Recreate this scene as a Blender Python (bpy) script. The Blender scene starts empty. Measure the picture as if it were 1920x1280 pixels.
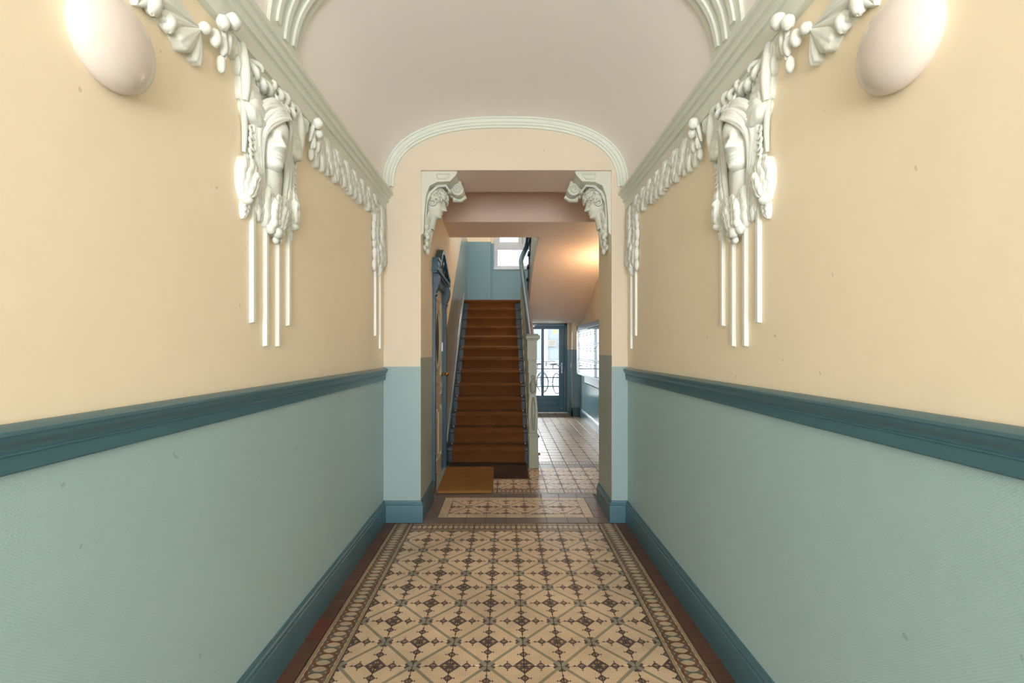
import bpy, bmesh, math, random
from mathutils import Vector, Matrix
from math import sin, cos, pi, exp, sqrt, atan2, floor as mfloor
random.seed(7)
SC = bpy.context.scene
COL = SC.collection

# ------------------------------------------------------------------ camera
H = 1.44
cam_d = bpy.data.cameras.new('camera')
cam_d.sensor_width = 36.0
cam_d.lens = 850.0 / 1920.0 * 36.0
cam_d.shift_x = 12.0 / 1920.0
cam_d.shift_y = 15.0 / 1920.0
cam_d.clip_start = 0.02
cam = bpy.data.objects.new('camera', cam_d)
COL.objects.link(cam)
cam.location = (0, 0, H)
cam.rotation_euler = (pi / 2, 0, 0)
SC.camera = cam

# ------------------------------------------------------------------ world, lights, exposure
WORLD_STRENGTH = 5.0
w = bpy.data.worlds.new('sky')
SC.world = w
w.use_nodes = True
bg = w.node_tree.nodes['Background']
bg.inputs['Color'].default_value = (0.965, 0.985, 1.0, 1)
bg.inputs['Strength'].default_value = WORLD_STRENGTH


def light(name, kind, loc, power, color, rot=(0, 0, 0), **kw):
    d = bpy.data.lights.new(name, kind)
    d.energy = power
    d.color = color
    for k, v in kw.items():
        setattr(d, k, v)
    o = bpy.data.objects.new(name, d)
    COL.objects.link(o)
    o.location = loc
    o.rotation_euler = rot
    return o


# daylight through the glazed street door behind the camera
light('entrance_daylight', 'AREA', (0, -4.15, 1.50), 352.0, (0.965, 0.985, 1.05),
      (math.radians(102), 0, 0), shape='RECTANGLE', size=1.9, size_y=2.5)
# warm lamp of the stair hall, on the right wall behind the jamb
light('hall_lamp', 'POINT', (1.50, 6.9, 2.46), 26.0, (1.0, 0.67, 0.38), shadow_soft_size=0.09)

# added fill high in the stairwell, standing in for daylight from the upper floors
light('stairwell_fill', 'AREA', (-0.2, 8.0, 5.5), 52.0, (0.93, 0.97, 1.0), (0, 0, 0), shape='RECTANGLE', size=1.2, size_y=3.6)
# added fill panel before the courtyard facade, aimed inwards to brighten the passage
light('courtyard_fill', 'AREA', (-0.8, 16.8, 3.3), 2700.0, (0.97, 0.985, 1.0), (math.radians(-76), 0, math.radians(8)), shape='RECTANGLE', size=5.0, size_y=1.6)

SC.view_settings.view_transform = 'Standard'
SC.view_settings.look = 'None'
SC.view_settings.exposure = 0.0
SC.view_settings.gamma = 1.0
SC.view_settings.use_curve_mapping = False
SC.cycles.max_bounces = 10
SC.cycles.diffuse_bounces = 7
SC.cycles.glossy_bounces = 4
SC.cycles.transparent_max_bounces = 8
SC.cycles.sample_clamp_indirect = 6.0
SC.cycles.use_denoising = True

# ------------------------------------------------------------------ materials


def lin(c):
    return tuple(((v / 255.0) / 12.92 if v / 255.0 <= 0.04045 else ((v / 255.0 + 0.055) / 1.055) ** 2.4) for v in c) + (1.0,)


class NT:
    """small expression builder over a material's node tree"""

    def __init__(s, name, rough=0.5, spec=0.5, metal=0.0):
        s.m = bpy.data.materials.new(name)
        s.m.use_nodes = True
        s.t = s.m.node_tree
        s.b = s.t.nodes['Principled BSDF']
        s.b.inputs['Roughness'].default_value = rough
        s.b.inputs['Specular IOR Level'].default_value = spec
        s.b.inputs['Metallic'].default_value = metal
        s.tc = s.t.nodes.new('ShaderNodeTexCoord')

    def put(s, sock, v):
        if hasattr(v, 'is_output'):
            s.t.links.new(v, sock)
        else:
            sock.default_value = v

    def M(s, op, a, b=None, c=None):
        n = s.t.nodes.new('ShaderNodeMath')
        n.operation = op
        s.put(n.inputs[0], a)
        if b is not None:
            s.put(n.inputs[1], b)
        if c is not None:
            s.put(n.inputs[2], c)
        return n.outputs[0]

    def xyz(s, vec=None):
        n = s.t.nodes.new('ShaderNodeSeparateXYZ')
        s.t.links.new(vec or s.tc.outputs['Object'], n.inputs[0])
        return n.outputs

    def pos(s):
        n = s.t.nodes.new('ShaderNodeNewGeometry')
        return n.outputs['Position']

    def rnd(s):
        n = s.t.nodes.new('ShaderNodeObjectInfo')
        return n.outputs['Random']

    def noise(s, scale, detail=3, vec=None, rough=0.55):
        n = s.t.nodes.new('ShaderNodeTexNoise')
        n.inputs['Scale'].default_value = scale
        n.inputs['Detail'].default_value = detail
        n.inputs['Roughness'].default_value = rough
        s.t.links.new(vec or s.pos(), n.inputs['Vector'])
        return n.outputs['Fac']

    def mix(s, f, a, b):
        n = s.t.nodes.new('ShaderNodeMix')
        n.data_type = 'RGBA'
        s.put(n.inputs[0], f)
        s.put(n.inputs[6], a)
        s.put(n.inputs[7], b)
        return n.outputs[2]

    def mul(s, col, f):
        n = s.t.nodes.new('ShaderNodeVectorMath')
        n.operation = 'SCALE'
        s.put(n.inputs[0], col if hasattr(col, 'is_output') else col[:3])
        s.put(n.inputs['Scale'], f)
        return n.outputs[0]

    def ramp(s, v, lo, hi):
        n = s.t.nodes.new('ShaderNodeMapRange')
        n.inputs['From Min'].default_value = lo
        n.inputs['From Max'].default_value = hi
        s.put(n.inputs[0], v)
        return n.outputs[0]

    def lt(s, a, b):
        return s.M('LESS_THAN', a, b)

    def gt(s, a, b):
        return s.M('GREATER_THAN', a, b)

    def AND(s, a, b):
        return s.M('MULTIPLY', a, b)

    def OR(s, a, b):
        return s.M('MAXIMUM', a, b)

    def L1(s, u, cu, v, cv):
        return s.M('ADD', s.M('ABSOLUTE', s.M('SUBTRACT', u, cu)), s.M('ABSOLUTE', s.M('SUBTRACT', v, cv)))

    def color(s, c):
        s.put(s.b.inputs['Base Color'], c)

    def bump(s, h, strength=0.3, dist=0.002):
        n = s.t.nodes.new('ShaderNodeBump')
        n.inputs['Strength'].default_value = strength
        n.inputs['Distance'].default_value = dist
        s.put(n.inputs['Height'], h)
        s.t.links.new(n.outputs[0], s.b.inputs['Normal'])


def paint(name, rgb, rough=0.5, var=0.05, vs=2.5, bump=0.15, bs=60, spec=0.4, bd=0.001):
    n = NT(name, rough, spec)
    f = n.M('ADD', n.M('MULTIPLY', n.M('SUBTRACT', n.noise(vs, 4), 0.5), var * 2), 1.0)
    n.color(n.mul(lin(rgb), f))
    n.bump(n.noise(bs, 3), bump, bd)
    return n.m


def flat(name, rgb, rough=0.5, metal=0.0, spec=0.5):
    n = NT(name, rough, spec, metal)
    n.color(n.mul(lin(rgb), n.M('ADD', n.M('MULTIPLY', n.noise(30, 2), 0.08), 0.96)))
    return n.m


MT = {}
# wall paints: specks and faint scuffs, fine orange-peel relief


def wallpaint(name, rgb, rough=0.55, weave=0.0, var=0.05):
    n = NT(name, rough, 0.5 if rough < 0.5 else 0.35)
    f = n.M('ADD', n.M('MULTIPLY', n.M('SUBTRACT', n.noise(1.7, 4), 0.5), var * 2), 1.0)
    f = n.M('MULTIPLY', f, n.M('ADD', n.M('MULTIPLY', n.M('SUBTRACT', n.noise(9, 3), 0.5), var), 1.0))
    sp = n.gt(n.noise(26, 1), 0.80)
    f = n.M('MULTIPLY', f, n.M('SUBTRACT', 1.0, n.M('MULTIPLY', sp, 0.22)))
    n.color(n.mul(lin(rgb), f))
    h = n.noise(70, 3)
    if weave:
        o = n.xyz(n.pos())
        a = n.M('SINE', n.M('MULTIPLY', n.M('ADD', o[1], o[0]), 2 * pi / 0.0085))
        b = n.M('SINE', n.M('MULTIPLY', o[2], 2 * pi / 0.0075))
        h = n.M('ADD', n.M('MULTIPLY', n.M('MULTIPLY', a, b), 0.35), n.M('MULTIPLY', n.noise(160, 2), 1.3))
        n.bump(h, weave, 0.0012)
    else:
        n.bump(h, 0.14, 0.0015)
    return n.m


MT['yellow'] = wallpaint('wall_yellow', (241, 227, 200))
MT['cream'] = wallpaint('wall_cream', (214, 203, 181), var=0.03)
MT['green'] = wallpaint('dado_green', (164, 191, 192), 0.42, weave=0.30, var=0.04)
MT['green_plain'] = wallpaint('pier_green', (143, 167, 167), 0.42, var=0.03)
MT['hall_green'] = wallpaint('reveal_green', (170, 180, 170), 0.42, var=0.03)
MT['hall_blue'] = wallpaint('hall_blue', (124, 160, 172), 0.24, var=0.03)
MT['hall_grey'] = wallpaint('stair_wall_grey', (148, 158, 156), 0.26, var=0.03)
MT['vault'] = paint('vault_pink', (246, 241, 238), 0.6, 0.02, 1.5, 0.1, 50)
MT['soffit'] = paint('soffit_pink', (226, 206, 192), 0.6, 0.02, 1.5, 0.1, 50)
MT['plaster'] = paint('plaster_green_white', (216, 222, 210), 0.45, 0.03, 8, 0.25, 90)
MT['stucco'] = paint('stucco_white', (224, 228, 220), 0.45, 0.04, 12, 0.35, 70)
MT['corbel'] = paint('corbel_grey_green', (206, 210, 196), 0.5, 0.06, 14, 0.35, 80)
MT['teal'] = paint('teal_gloss', (70, 106, 116), 0.3, 0.05, 4, 0.08, 40, spec=0.5)
MT['teal_dark'] = paint('teal_dark_gloss', (54, 86, 102), 0.3, 0.05, 4, 0.08, 40, spec=0.5)
MT['doorteal'] = paint('door_teal_gloss', (58, 108, 132), 0.3, 0.05, 4, 0.08, 40, spec=0.5)
MT['stairteal'] = paint('stair_teal', (32, 58, 70), 0.45, 0.08, 6, 0.08, 40, spec=0.5)
MT['doorcream'] = paint('door_cream', (206, 202, 176), 0.35, 0.04, 6, 0.06, 40)
MT['newel'] = paint('newel_cream_green', (144, 147, 128), 0.4, 0.12, 9, 0.12, 40)
MT['opal'] = flat('opal_glass', (220, 211, 201), 0.22)
MT['brass'] = flat('brass', (190, 140, 60), 0.25, 1.0)
MT['steel'] = flat('brushed_steel', (190, 192, 196), 0.32, 1.0)
MT['rod'] = flat('stair_rod_metal', (120, 104, 84), 0.35, 1.0)
MT['mirror'] = flat('polished_steel', (225, 228, 232), 0.07, 1.0)
MT['black'] = flat('black_rubber', (28, 28, 30), 0.6)
MT['pvc'] = flat('window_white', (206, 212, 222), 0.35)
MT['facade'] = paint('facade_white', (172, 175, 178), 0.7, 0.05, 1.0, 0.2, 30)
MT['facade_grey'] = paint('facade_grey', (138, 147, 156), 0.6, 0.04, 1.0, 0.1, 30)
MT['paving'] = paint('courtyard_paving', (176, 174, 168), 0.8, 0.12, 3.0, 0.3, 30)
MT['signplate'] = flat('sign_plate', (140, 134, 128), 0.5)
MT['ink'] = flat('sign_ink', (108, 102, 98), 0.6)
MT['leafgreen'] = flat('leaf_green', (170, 190, 90), 0.6)
MT['wood'] = paint('worn_wood', (150, 98, 62), 0.5, 0.15, 30, 0.1, 60)
MT['mortar'] = paint('tile_bed', (92, 78, 66), 0.8, 0.15, 10, 0.3, 90)
MT['greyblock'] = paint('corner_guard', (150, 146, 140), 0.6, 0.3, 90, 0.3, 120)


def glass_mat():
    m = bpy.data.materials.new('pane_glass')
    m.use_nodes = True
    t = m.node_tree
    t.nodes.clear()
    out = t.nodes.new('ShaderNodeOutputMaterial')
    mx = t.nodes.new('ShaderNodeMixShader')
    tr = t.nodes.new('ShaderNodeBsdfTransparent')
    tr.inputs[0].default_value = (0.94, 0.97, 0.97, 1)
    gl = t.nodes.new('ShaderNodeBsdfGlossy')
    gl.inputs['Roughness'].default_value = 0.02
    lw = t.nodes.new('ShaderNodeFresnel')
    lw.inputs[0].default_value = 1.45
    t.links.new(lw.outputs[0], mx.inputs[0])
    t.links.new(tr.outputs[0], mx.inputs[1])
    t.links.new(gl.outputs[0], mx.inputs[2])
    t.links.new(mx.outputs[0], out.inputs[0])
    return m


MT['glass'] = glass_mat()

TS = 0.1694
CREAM, DARK, OLIVE, TAN = (232, 203, 168), (88, 72, 68), (150, 141, 118), (202, 160, 108)


def wear(n, col, gridscale=16.0, amount=0.10):
    """tile wear in world space, plus a tone of its own for every tile"""
    f = n.M('ADD', 0.90, n.M('MULTIPLY', n.rnd(), 0.14))
    f = n.M('MULTIPLY', f, n.ramp(n.noise(2.2, 5), 0.25, 0.62))
    f = n.M('ADD', n.M('MULTIPLY', f, 0.32), 0.66)
    g = n.ramp(n.noise(14, 5, rough=0.7), 0.30, 0.55)
    f = n.M('MULTIPLY', f, n.M('ADD', 0.86, n.M('MULTIPLY', g, 0.14)))
    return n.mul(col, f)


def grid_lines(n, u, v, k, wd=0.13):
    a = n.lt(n.M('FRACT', n.M('MULTIPLY', n.M('ADD', u, 10.0), k)), wd)
    b = n.lt(n.M('FRACT', n.M('MULTIPLY', n.M('ADD', v, 10.0), k)), wd)
    return n.OR(a, b)


def mat_field():
    n = NT('encaustic_field_tile', 0.42, 0.45)
    o = n.xyz()
    u = n.M('DIVIDE', o[0], TS)
    v = n.M('DIVIDE', o[1], TS)
    d = n.M('ABSOLUTE', n.M('SUBTRACT', u, v))
    s = n.M('ABSOLUTE', n.M('ADD', u, v))
    U = n.M('MAXIMUM', u, v)
    V = n.M('MINIMUM', u, v)
    A = n.M('MINIMUM', U, n.M('MULTIPLY', V, -1.0))
    B = n.M('MINIMUM', V, n.M('MULTIPLY', U, -1.0))
    g = grid_lines(n, u, v, 18.0)
    c = n.mix(n.M('MULTIPLY', g, 0.62), lin(CREAM), lin((158, 126, 94)))
    # diagonal olive band with dark petals where four bands meet
    c = n.mix(n.lt(d, 0.062), c, lin(OLIVE))
    pet = n.AND(n.AND(n.gt(s, 0.71), n.lt(s, 0.91)), n.AND(n.lt(d, n.M('SUBTRACT', 0.19, n.M('MULTIPLY', n.M('ABSOLUTE', n.M('SUBTRACT', s, 0.78)), 0.6))), n.gt(d, 0.08)))
    c = n.mix(pet, c, lin(DARK))
    tip = n.AND(n.gt(s, 0.73), n.lt(d, 0.085))
    c = n.mix(tip, c, lin((150, 142, 122)))
    # quarter medallion
    L = n.M('SUBTRACT', 1.0, d)
    c = n.mix(n.lt(L, 0.30), c, lin(DARK))
    sp = n.OR(n.lt(n.L1(A, 0.365, B, -0.5), 0.062), n.lt(L, 0.03))
    sp = n.OR(sp, n.lt(n.L1(A, 0.44, B, -0.385), 0.022))
    c = n.mix(sp, c, lin(TAN))
    # small diamonds on the joints, their tips and side dots
    m = n.L1(A, 0.05, B, -0.5)
    c = n.mix(n.lt(m, 0.135), c, lin(DARK))
    c = n.mix(n.lt(m, 0.062), c, lin(TAN))
    dots = n.OR(n.lt(n.L1(A, -0.14, B, -0.5), 0.04), n.lt(n.L1(A, 0.05, B, -0.34), 0.034))
    ln = n.AND(n.lt(n.M('ABSOLUTE', n.M('SUBTRACT', A, 0.05)), 0.008), n.lt(B, -0.34))
    ln = n.OR(ln, n.AND(n.gt(A, -0.20), n.lt(B, -0.488)))
    c = n.mix(n.OR(dots, ln), c, lin(DARK))
    n.color(wear(n, c))
    n.put(n.b.inputs['Roughness'], n.M('ADD', 0.30, n.M('MULTIPLY', n.noise(6, 3), 0.25)))
    n.bump(n.M('SUBTRACT', 1.0, g), 0.25, 0.0007)
    return n.m


def mat_guilloche():
    # local x runs along the border, local y across it
    n = NT('encaustic_border_tile', 0.42, 0.45)
    o = n.xyz()
    u = n.M('DIVIDE', o[0], TS)
    v = n.M('DIVIDE', o[1], 0.155)
    av = n.M('ABSOLUTE', v)
    g = grid_lines(n, u, v, 18.0)
    c = n.mix(n.M('MULTIPLY', g, 0.45), lin((206, 182, 150)), lin((146, 122, 96)))
    f0 = n.M('MULTIPLY', n.M('ADD', u, 0.5), 2.0)

    def ring(off, colr, c):
        f = n.M('SUBTRACT', n.M('FRACT', n.M('ADD', f0, off)), 0.5)
        e = n.M('SQRT', n.M('ADD', n.M('POWER', n.M('DIVIDE', f, 0.62), 2.0), n.M('POWER', n.M('DIVIDE', v, 0.36), 2.0)))
        return n.mix(n.AND(n.lt(e, 1.0), n.gt(e, 0.72)), c, colr)
    c = ring(0.5, lin((108, 106, 96)), c)
    c = ring(0.0, lin((118, 78, 52)), c)
    c = n.mix(n.AND(n.gt(av, 0.385), n.lt(av, 0.405)), c, lin((110, 104, 96)))
    c = n.mix(n.AND(n.gt(av, 0.405), n.lt(av, 0.455)), c, lin((186, 150, 108)))
    c = n.mix(n.gt(av, 0.455), c, lin((112, 102, 92)))
    n.color(wear(n, c))
    n.bump(n.M('SUBTRACT', 1.0, g), 0.25, 0.0007)
    return n.m


def mat_ribbed(name, rgb, rgb2, kx, ky, rough=0.42):
    n = NT(name, rough, 0.45)
    o = n.xyz()
    g = None
    if kx:
        g = n.lt(n.M('FRACT', n.M('MULTIPLY', n.M('ADD', o[0], 10.0), kx)), 0.24)
    if ky:
        g2 = n.lt(n.M('FRACT', n.M('MULTIPLY', n.M('ADD', o[1], 10.0), ky)), 0.24)
        g = g2 if g is None else n.OR(g, g2)
    c = n.mix(n.M('MULTIPLY', g, 0.7), lin(rgb), lin(rgb2))
    n.color(wear(n, c))
    n.bump(n.M('SUBTRACT', 1.0, g), 0.6, 0.0015)
    return n.m


MT['tile_field'] = mat_field()
MT['tile_border'] = mat_guilloche()
MT['tile_brown'] = mat_ribbed('ribbed_brown_tile', (112, 80, 64), (56, 40, 34), 75, 75)
MT['tile_red'] = mat_ribbed('worn_red_tile', (116, 64, 52), (64, 44, 38), 75, 0)
MT['tile_grey'] = mat_ribbed('ribbed_grey_brown_tile', (124, 106, 97), (74, 62, 57), 90, 0)
MT['tile_pale'] = mat_ribbed('ribbed_pale_tile', (222, 198, 164), (160, 136, 110), 90, 0)


def mat_coir(name, rgb, rgb2, herring=True):
    n = NT(name, 0.95, 0.1)
    o = n.xyz(n.pos())
    if herring:
        zz = n.M('PINGPONG', n.M('ADD', o[0], 10.0), 0.016)
        k = n.M('ADD', n.M('ADD', o[2], o[1]), zz)
        st = n.M('SINE', n.M('MULTIPLY', k, 2 * pi / 0.011))
        f = n.ramp(st, -0.6, 0.6)
    else:
        f = n.noise(240, 2)
    c = n.mix(n.M('MULTIPLY', f, 0.75), lin(rgb), lin(rgb2))
    c = n.mul(c, n.M('ADD', 0.75, n.M('MULTIPLY', n.noise(5, 4), 0.5)))
    n.color(c)
    n.bump(n.M('ADD', f, n.noise(300, 2)), 0.5, 0.003)
    return n.m


MT['carpet'] = mat_coir('coir_runner', (116, 74, 38), (72, 44, 21))
MT['mat'] = mat_coir('coir_mat', (150, 108, 62), (110, 76, 40), False)

# ------------------------------------------------------------------ builders
WL = {}   # world location of every root


class MB:
    def __init__(s):
        s.v = []
        s.f = []
        s.mi = []
        s.cur = 0

    def add(s, vs, fs, flip=False):
        k = len(s.v)
        s.v += [tuple(p) for p in vs]
        for f in fs:
            f = [i + k for i in f]
            s.f.append(f[::-1] if flip else f)
            s.mi.append(s.cur)
        return s

    def box(s, x0, x1, y0, y1, z0, z1, ch=0.0):
        if x0 > x1: x0, x1 = x1, x0
        if y0 > y1: y0, y1 = y1, y0
        if z0 > z1: z0, z1 = z1, z0
        if not ch:
            vs = [(x, y, z) for z in (z0, z1) for y in (y0, y1) for x in (x0, x1)]
            return s.add(vs, [(0, 2, 3, 1), (4, 5, 7, 6), (0, 1, 5, 4), (2, 6, 7, 3), (0, 4, 6, 2), (1, 3, 7, 5)])
        bm = bmesh.new()
        bmesh.ops.create_cube(bm, size=1)
        for vv in bm.verts:
            vv.co = Vector(((x0 + x1) / 2 + vv.co.x * (x1 - x0), (y0 + y1) / 2 + vv.co.y * (y1 - y0), (z0 + z1) / 2 + vv.co.z * (z1 - z0)))
        bmesh.ops.bevel(bm, geom=list(bm.edges), offset=ch, segments=2, profile=0.6, affect='EDGES')
        bm.verts.index_update()
        s.add([vv.co.copy() for vv in bm.verts], [[q.index for q in f.verts] for f in bm.faces])
        bm.free()
        return s

    def prism(s, poly, ax, t0, t1):
        """closed polygon (2D) extruded along axis ax ('x','y','z') from t0 to t1"""
        def P(p, t):
            return {'x': (t, p[0], p[1]), 'y': (p[0], t, p[1]), 'z': (p[0], p[1], t)}[ax]
        n = len(poly)
        area = sum(poly[i][0] * poly[(i + 1) % n][1] - poly[(i + 1) % n][0] * poly[i][1] for i in range(n))
        vs = [P(p, t0) for p in poly] + [P(p, t1) for p in poly]
        fs = [(i, (i + 1) % n, n + (i + 1) % n, n + i) for i in range(n)] + [tuple(range(n))[::-1], tuple(range(n, 2 * n))]
        flip = (area < 0) != (t1 < t0)
        if ax == 'y':
            flip = not flip
        return s.add(vs, fs, flip)

    def tube(s, pts, r, n=8, closed=False):
        pts = [Vector(p) for p in pts]
        m = len(pts)
        rs = r if isinstance(r, (list, tuple)) else [r] * m
        vs, fs = [], []
        up = Vector((0.13, 0.21, 0.97))
        for i, p in enumerate(pts):
            a = pts[(i - 1) % m] if (closed or i > 0) else p
            b = pts[(i + 1) % m] if (closed or i < m - 1) else p
            t = (b - a).normalized()
            if i == 0:
                e = t.cross(up)
                if e.length < 0.05:
                    e = t.cross(Vector((1, 0, 0)))
                e.normalize()
            else:
                e = (e - t * e.dot(t)).normalized()
            q = t.cross(e)
            for k in range(n):
                th = 2 * pi * k / n
                vs.append(p + (e * cos(th) + q * sin(th)) * rs[i])
        for i in range(m if closed else m - 1):
            j = (i + 1) % m
            for k in range(n):
                fs.append((i * n + k, i * n + (k + 1) % n, j * n + (k + 1) % n, j * n + k))
        if not closed:
            fs.append(tuple(range(n))[::-1])
            fs.append(tuple(range((m - 1) * n, m * n)))
        return s.add(vs, fs)

    def lathe(s, c, prof, n=20, axis='z', sx=1.0):
        vs, fs = [], []
        for (r, h) in prof:
            for k in range(n):
                th = 2 * pi * k / n
                a, b = r * cos(th) * sx, r * sin(th)
                vs.append({'z': (c[0] + a, c[1] + b, c[2] + h), 'x': (c[0] + h, c[1] + a, c[2] + b), 'y': (c[0] + b, c[1] + h, c[2] + a)}[axis])
        m = len(prof)
        for i in range(m - 1):
            for k in range(n):
                fs.append((i * n + k, i * n + (k + 1) % n, (i + 1) * n + (k + 1) % n, (i + 1) * n + k))
        fs.append(tuple(range(n))[::-1])
        fs.append(tuple(range((m - 1) * n, m * n)))
        return s.add(vs, fs)

    def ball(s, c, r, nu=12, nv=8, wob=0.0, seed=0):
        rx, ry, rz = r if isinstance(r, (list, tuple)) else (r, r, r)
        vs, fs = [], []
        for i in range(nv + 1):
            ph = pi * i / nv
            for k in range(nu):
                th = 2 * pi * k / nu
                q = 1 + wob * sin(3 * th + seed) * sin(4 * ph + seed * 1.7)
                vs.append((c[0] + rx * q * sin(ph) * cos(th), c[1] + ry * q * sin(ph) * sin(th), c[2] - rz * q * cos(ph)))
        for i in range(nv):
            for k in range(nu):
                fs.append((i * nu + k, i * nu + (k + 1) % nu, (i + 1) * nu + (k + 1) % nu, (i + 1) * nu + k))
        return s.add(vs, fs)

    def grid(s, rows, flip=False):
        n = len(rows[0])
        vs = [p for r in rows for p in r]
        fs = [(i * n + k, i * n + k + 1, (i + 1) * n + k + 1, (i + 1) * n + k) for i in range(len(rows) - 1) for k in range(n - 1)]
        return s.add(vs, fs, flip)


def obj(name, mb, mats, parent=None, smooth=False, origin=None, sharp=None):
    vs = mb.v
    if origin is None:
        lo = [min(p[i] for p in vs) for i in range(3)]
        hi = [max(p[i] for p in vs) for i in range(3)]
        origin = ((lo[0] + hi[0]) / 2, (lo[1] + hi[1]) / 2, lo[2])
    me = bpy.data.meshes.new(name)
    me.from_pydata([(p[0] - origin[0], p[1] - origin[1], p[2] - origin[2]) for p in vs], [], mb.f)
    for m in (mats if isinstance(mats, (list, tuple)) else [mats]):
        me.materials.append(MT[m])
    if any(mb.mi):
        me.polygons.foreach_set('material_index', mb.mi)
    if smooth:
        me.polygons.foreach_set('use_smooth', [True] * len(me.polygons))
        if sharp:
            me.set_sharp_from_angle(angle=math.radians(sharp))
    me.update()
    o = bpy.data.objects.new(name, me)
    COL.objects.link(o)
    if parent is not None:
        o.parent = parent
        pw = WL[parent.name]
        o.location = (origin[0] - pw[0], origin[1] - pw[1], origin[2] - pw[2])
    else:
        o.location = origin
    WL[o.name] = origin
    return o


def tag(o, label, cat=None, group=None, kind=None):
    o['label'] = label
    if cat: o['category'] = cat
    if group: o['group'] = group
    if kind: o['kind'] = kind
    return o


def root(name, loc, label, cat, group=None, kind=None):
    o = bpy.data.objects.new(name, None)
    o.empty_display_size = 0.1
    COL.objects.link(o)
    o.location = loc
    WL[o.name] = tuple(loc)
    return tag(o, label, cat, group, kind)


# ------------------------------------------------------------------ corridor shell
WX = 1.02        # half width
YF, YB = 3.79, 4.31   # front and back of the wall with the opening
Y0 = -4.3
OL, OR_, OZ = -0.713, 0.89, 2.942
DADO = 1.285
SPR = 2.78


def lwx(y):       # hall's left wall runs very slightly out of square
    return -0.713 - 0.0242 * max(0.0, y - YB)


for sg, nm in ((-1, 'wall_left'), (1, 'wall_right')):
    m = MB()
    m.cur = 0
    m.box(sg * WX, sg * (WX + 0.25), Y0, YF + 0.02, 0, DADO - 0.05)
    m.cur = 1
    m.box(sg * WX, sg * (WX + 0.25), Y0, YF + 0.02, DADO - 0.05, 3.6)
    o = obj(nm, m, ['green', 'yellow'])
    tag(o, '%s corridor wall, yellow above and textured pale green below' % ('left' if sg < 0 else 'right'), 'wall', kind='structure')


def vprof(t, dx=0.0):
    """basket-handle vault; t in 0..pi"""
    a, b, n = 1.02 + dx, 0.595 + dx, 2.55
    c, s_ = cos(t), sin(t)
    return (math.copysign(abs(c) ** (2 / n), c) * -a, SPR + (abs(s_) ** (2 / n)) * b)


NV = 48
ts = [pi * i / NV for i in range(NV + 1)]
m = MB()
inner = [vprof(t) for t in ts]
outer = [vprof(t, 0.12) for t in ts]
for i in range(NV):
    m.prism([inner[i], inner[i + 1], outer[i + 1], outer[i]], 'y', Y0, YF + 0.02)
# keep just the visible shell smooth
mm = MB()
mm.grid([[(p[0], y, p[1]) for p in inner] for y in (YF + 0.02, Y0)])
mm.grid([[(p[0], y, p[1]) for p in outer] for y in (Y0, YF + 0.02)])
o = obj('ceiling', mm, 'vault', smooth=True)
tag(o, 'pinkish white barrel vault over the entrance corridor', 'ceiling', kind='structure')

# the wall with the opening: cream above, green below
m = MB()
m.cur = 0
m.box(-WX - 0.02, OL, YF, YB, 1.297, 3.5)
m.box(OR_, 1.9, YF, YB, 1.297, 3.5)
m.box(OL, OR_, YF, YB, OZ, 3.5)
m.cur = 1
m.box(-WX - 0.02, OL, YF, YB, 0, 1.297)
m.box(OR_, 1.9, YF, YB, 0, 1.297)
o = obj('wall_end', m, ['cream', 'green_plain'])
tag(o, 'cream end wall with a wide opening to the stair hall', 'wall', kind='structure')
# reveals painted a darker grey green up to a slightly higher line
for x, s_, nm, zt in ((OL, 1, 'wall_reveal_left', 1.37), (OR_, -1, 'wall_reveal_right', 1.39)):
    m = MB()
    m.cur = 0
    m.box(x - s_ * 0.002, x + s_ * 0.003, YF + 0.0003, YB + (0.08 if s_ > 0 else 0), 0, zt)
    m.cur = 1
    m.box(x - s_ * 0.002, x + s_ * 0.003, YF + 0.0003, YB + (0.08 if s_ > 0 else 0), zt, OZ)
    o = obj(nm, m, ['hall_green', 'yellow'])
    tag(o, '%s reveal of the opening, grey green below and yellow above' % ('left' if s_ > 0 else 'right'), 'wall', kind='structure')
m = MB()
m.box(OL, OR_, YF + 0.0003, YB, OZ - 0.003, OZ + 0.002)
tag(obj('trim_opening_soffit', m, 'soffit'), 'flat pinkish soffit of the opening to the stair hall', 'soffit', kind='structure')

m = MB()
m.box(-1.3, 1.3, Y0 - 0.2, Y0, 0, 3.6)
tag(obj('wall_front', m, 'cream'), 'street end wall behind the viewer', 'wall', kind='structure')

# cornice
cp = [(-0.002, 2.83), (0.014, 2.832), (0.022, 2.815), (0.034, 2.80), (0.06, 2.775), (0.074, 2.755), (0.08, 2.742), (0.081, 2.726), (0.066, 2.722),
      (0.06, 2.712), (0.058, 2.702), (0.044, 2.698), (0.04, 2.688), (0.046, 2.678), (0.042, 2.668), (0.030, 2.664), (0.026, 2.655), (0.024, 2.60), (0.012, 2.594), (-0.002, 2.592)]
for sg, nm, sd in ((-1, 'trim_cornice_left', 'left'), (1, 'trim_cornice_right', 'right')):
    m = MB()
    m.prism([(sg * (WX - a), z) for a, z in cp], 'y', Y0, YF + 0.001)
    tag(obj(nm, m, 'plaster', smooth=True, sharp=40), 'pale green moulded cornice along the %s corridor wall' % sd, 'cornice', kind='structure')

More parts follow.
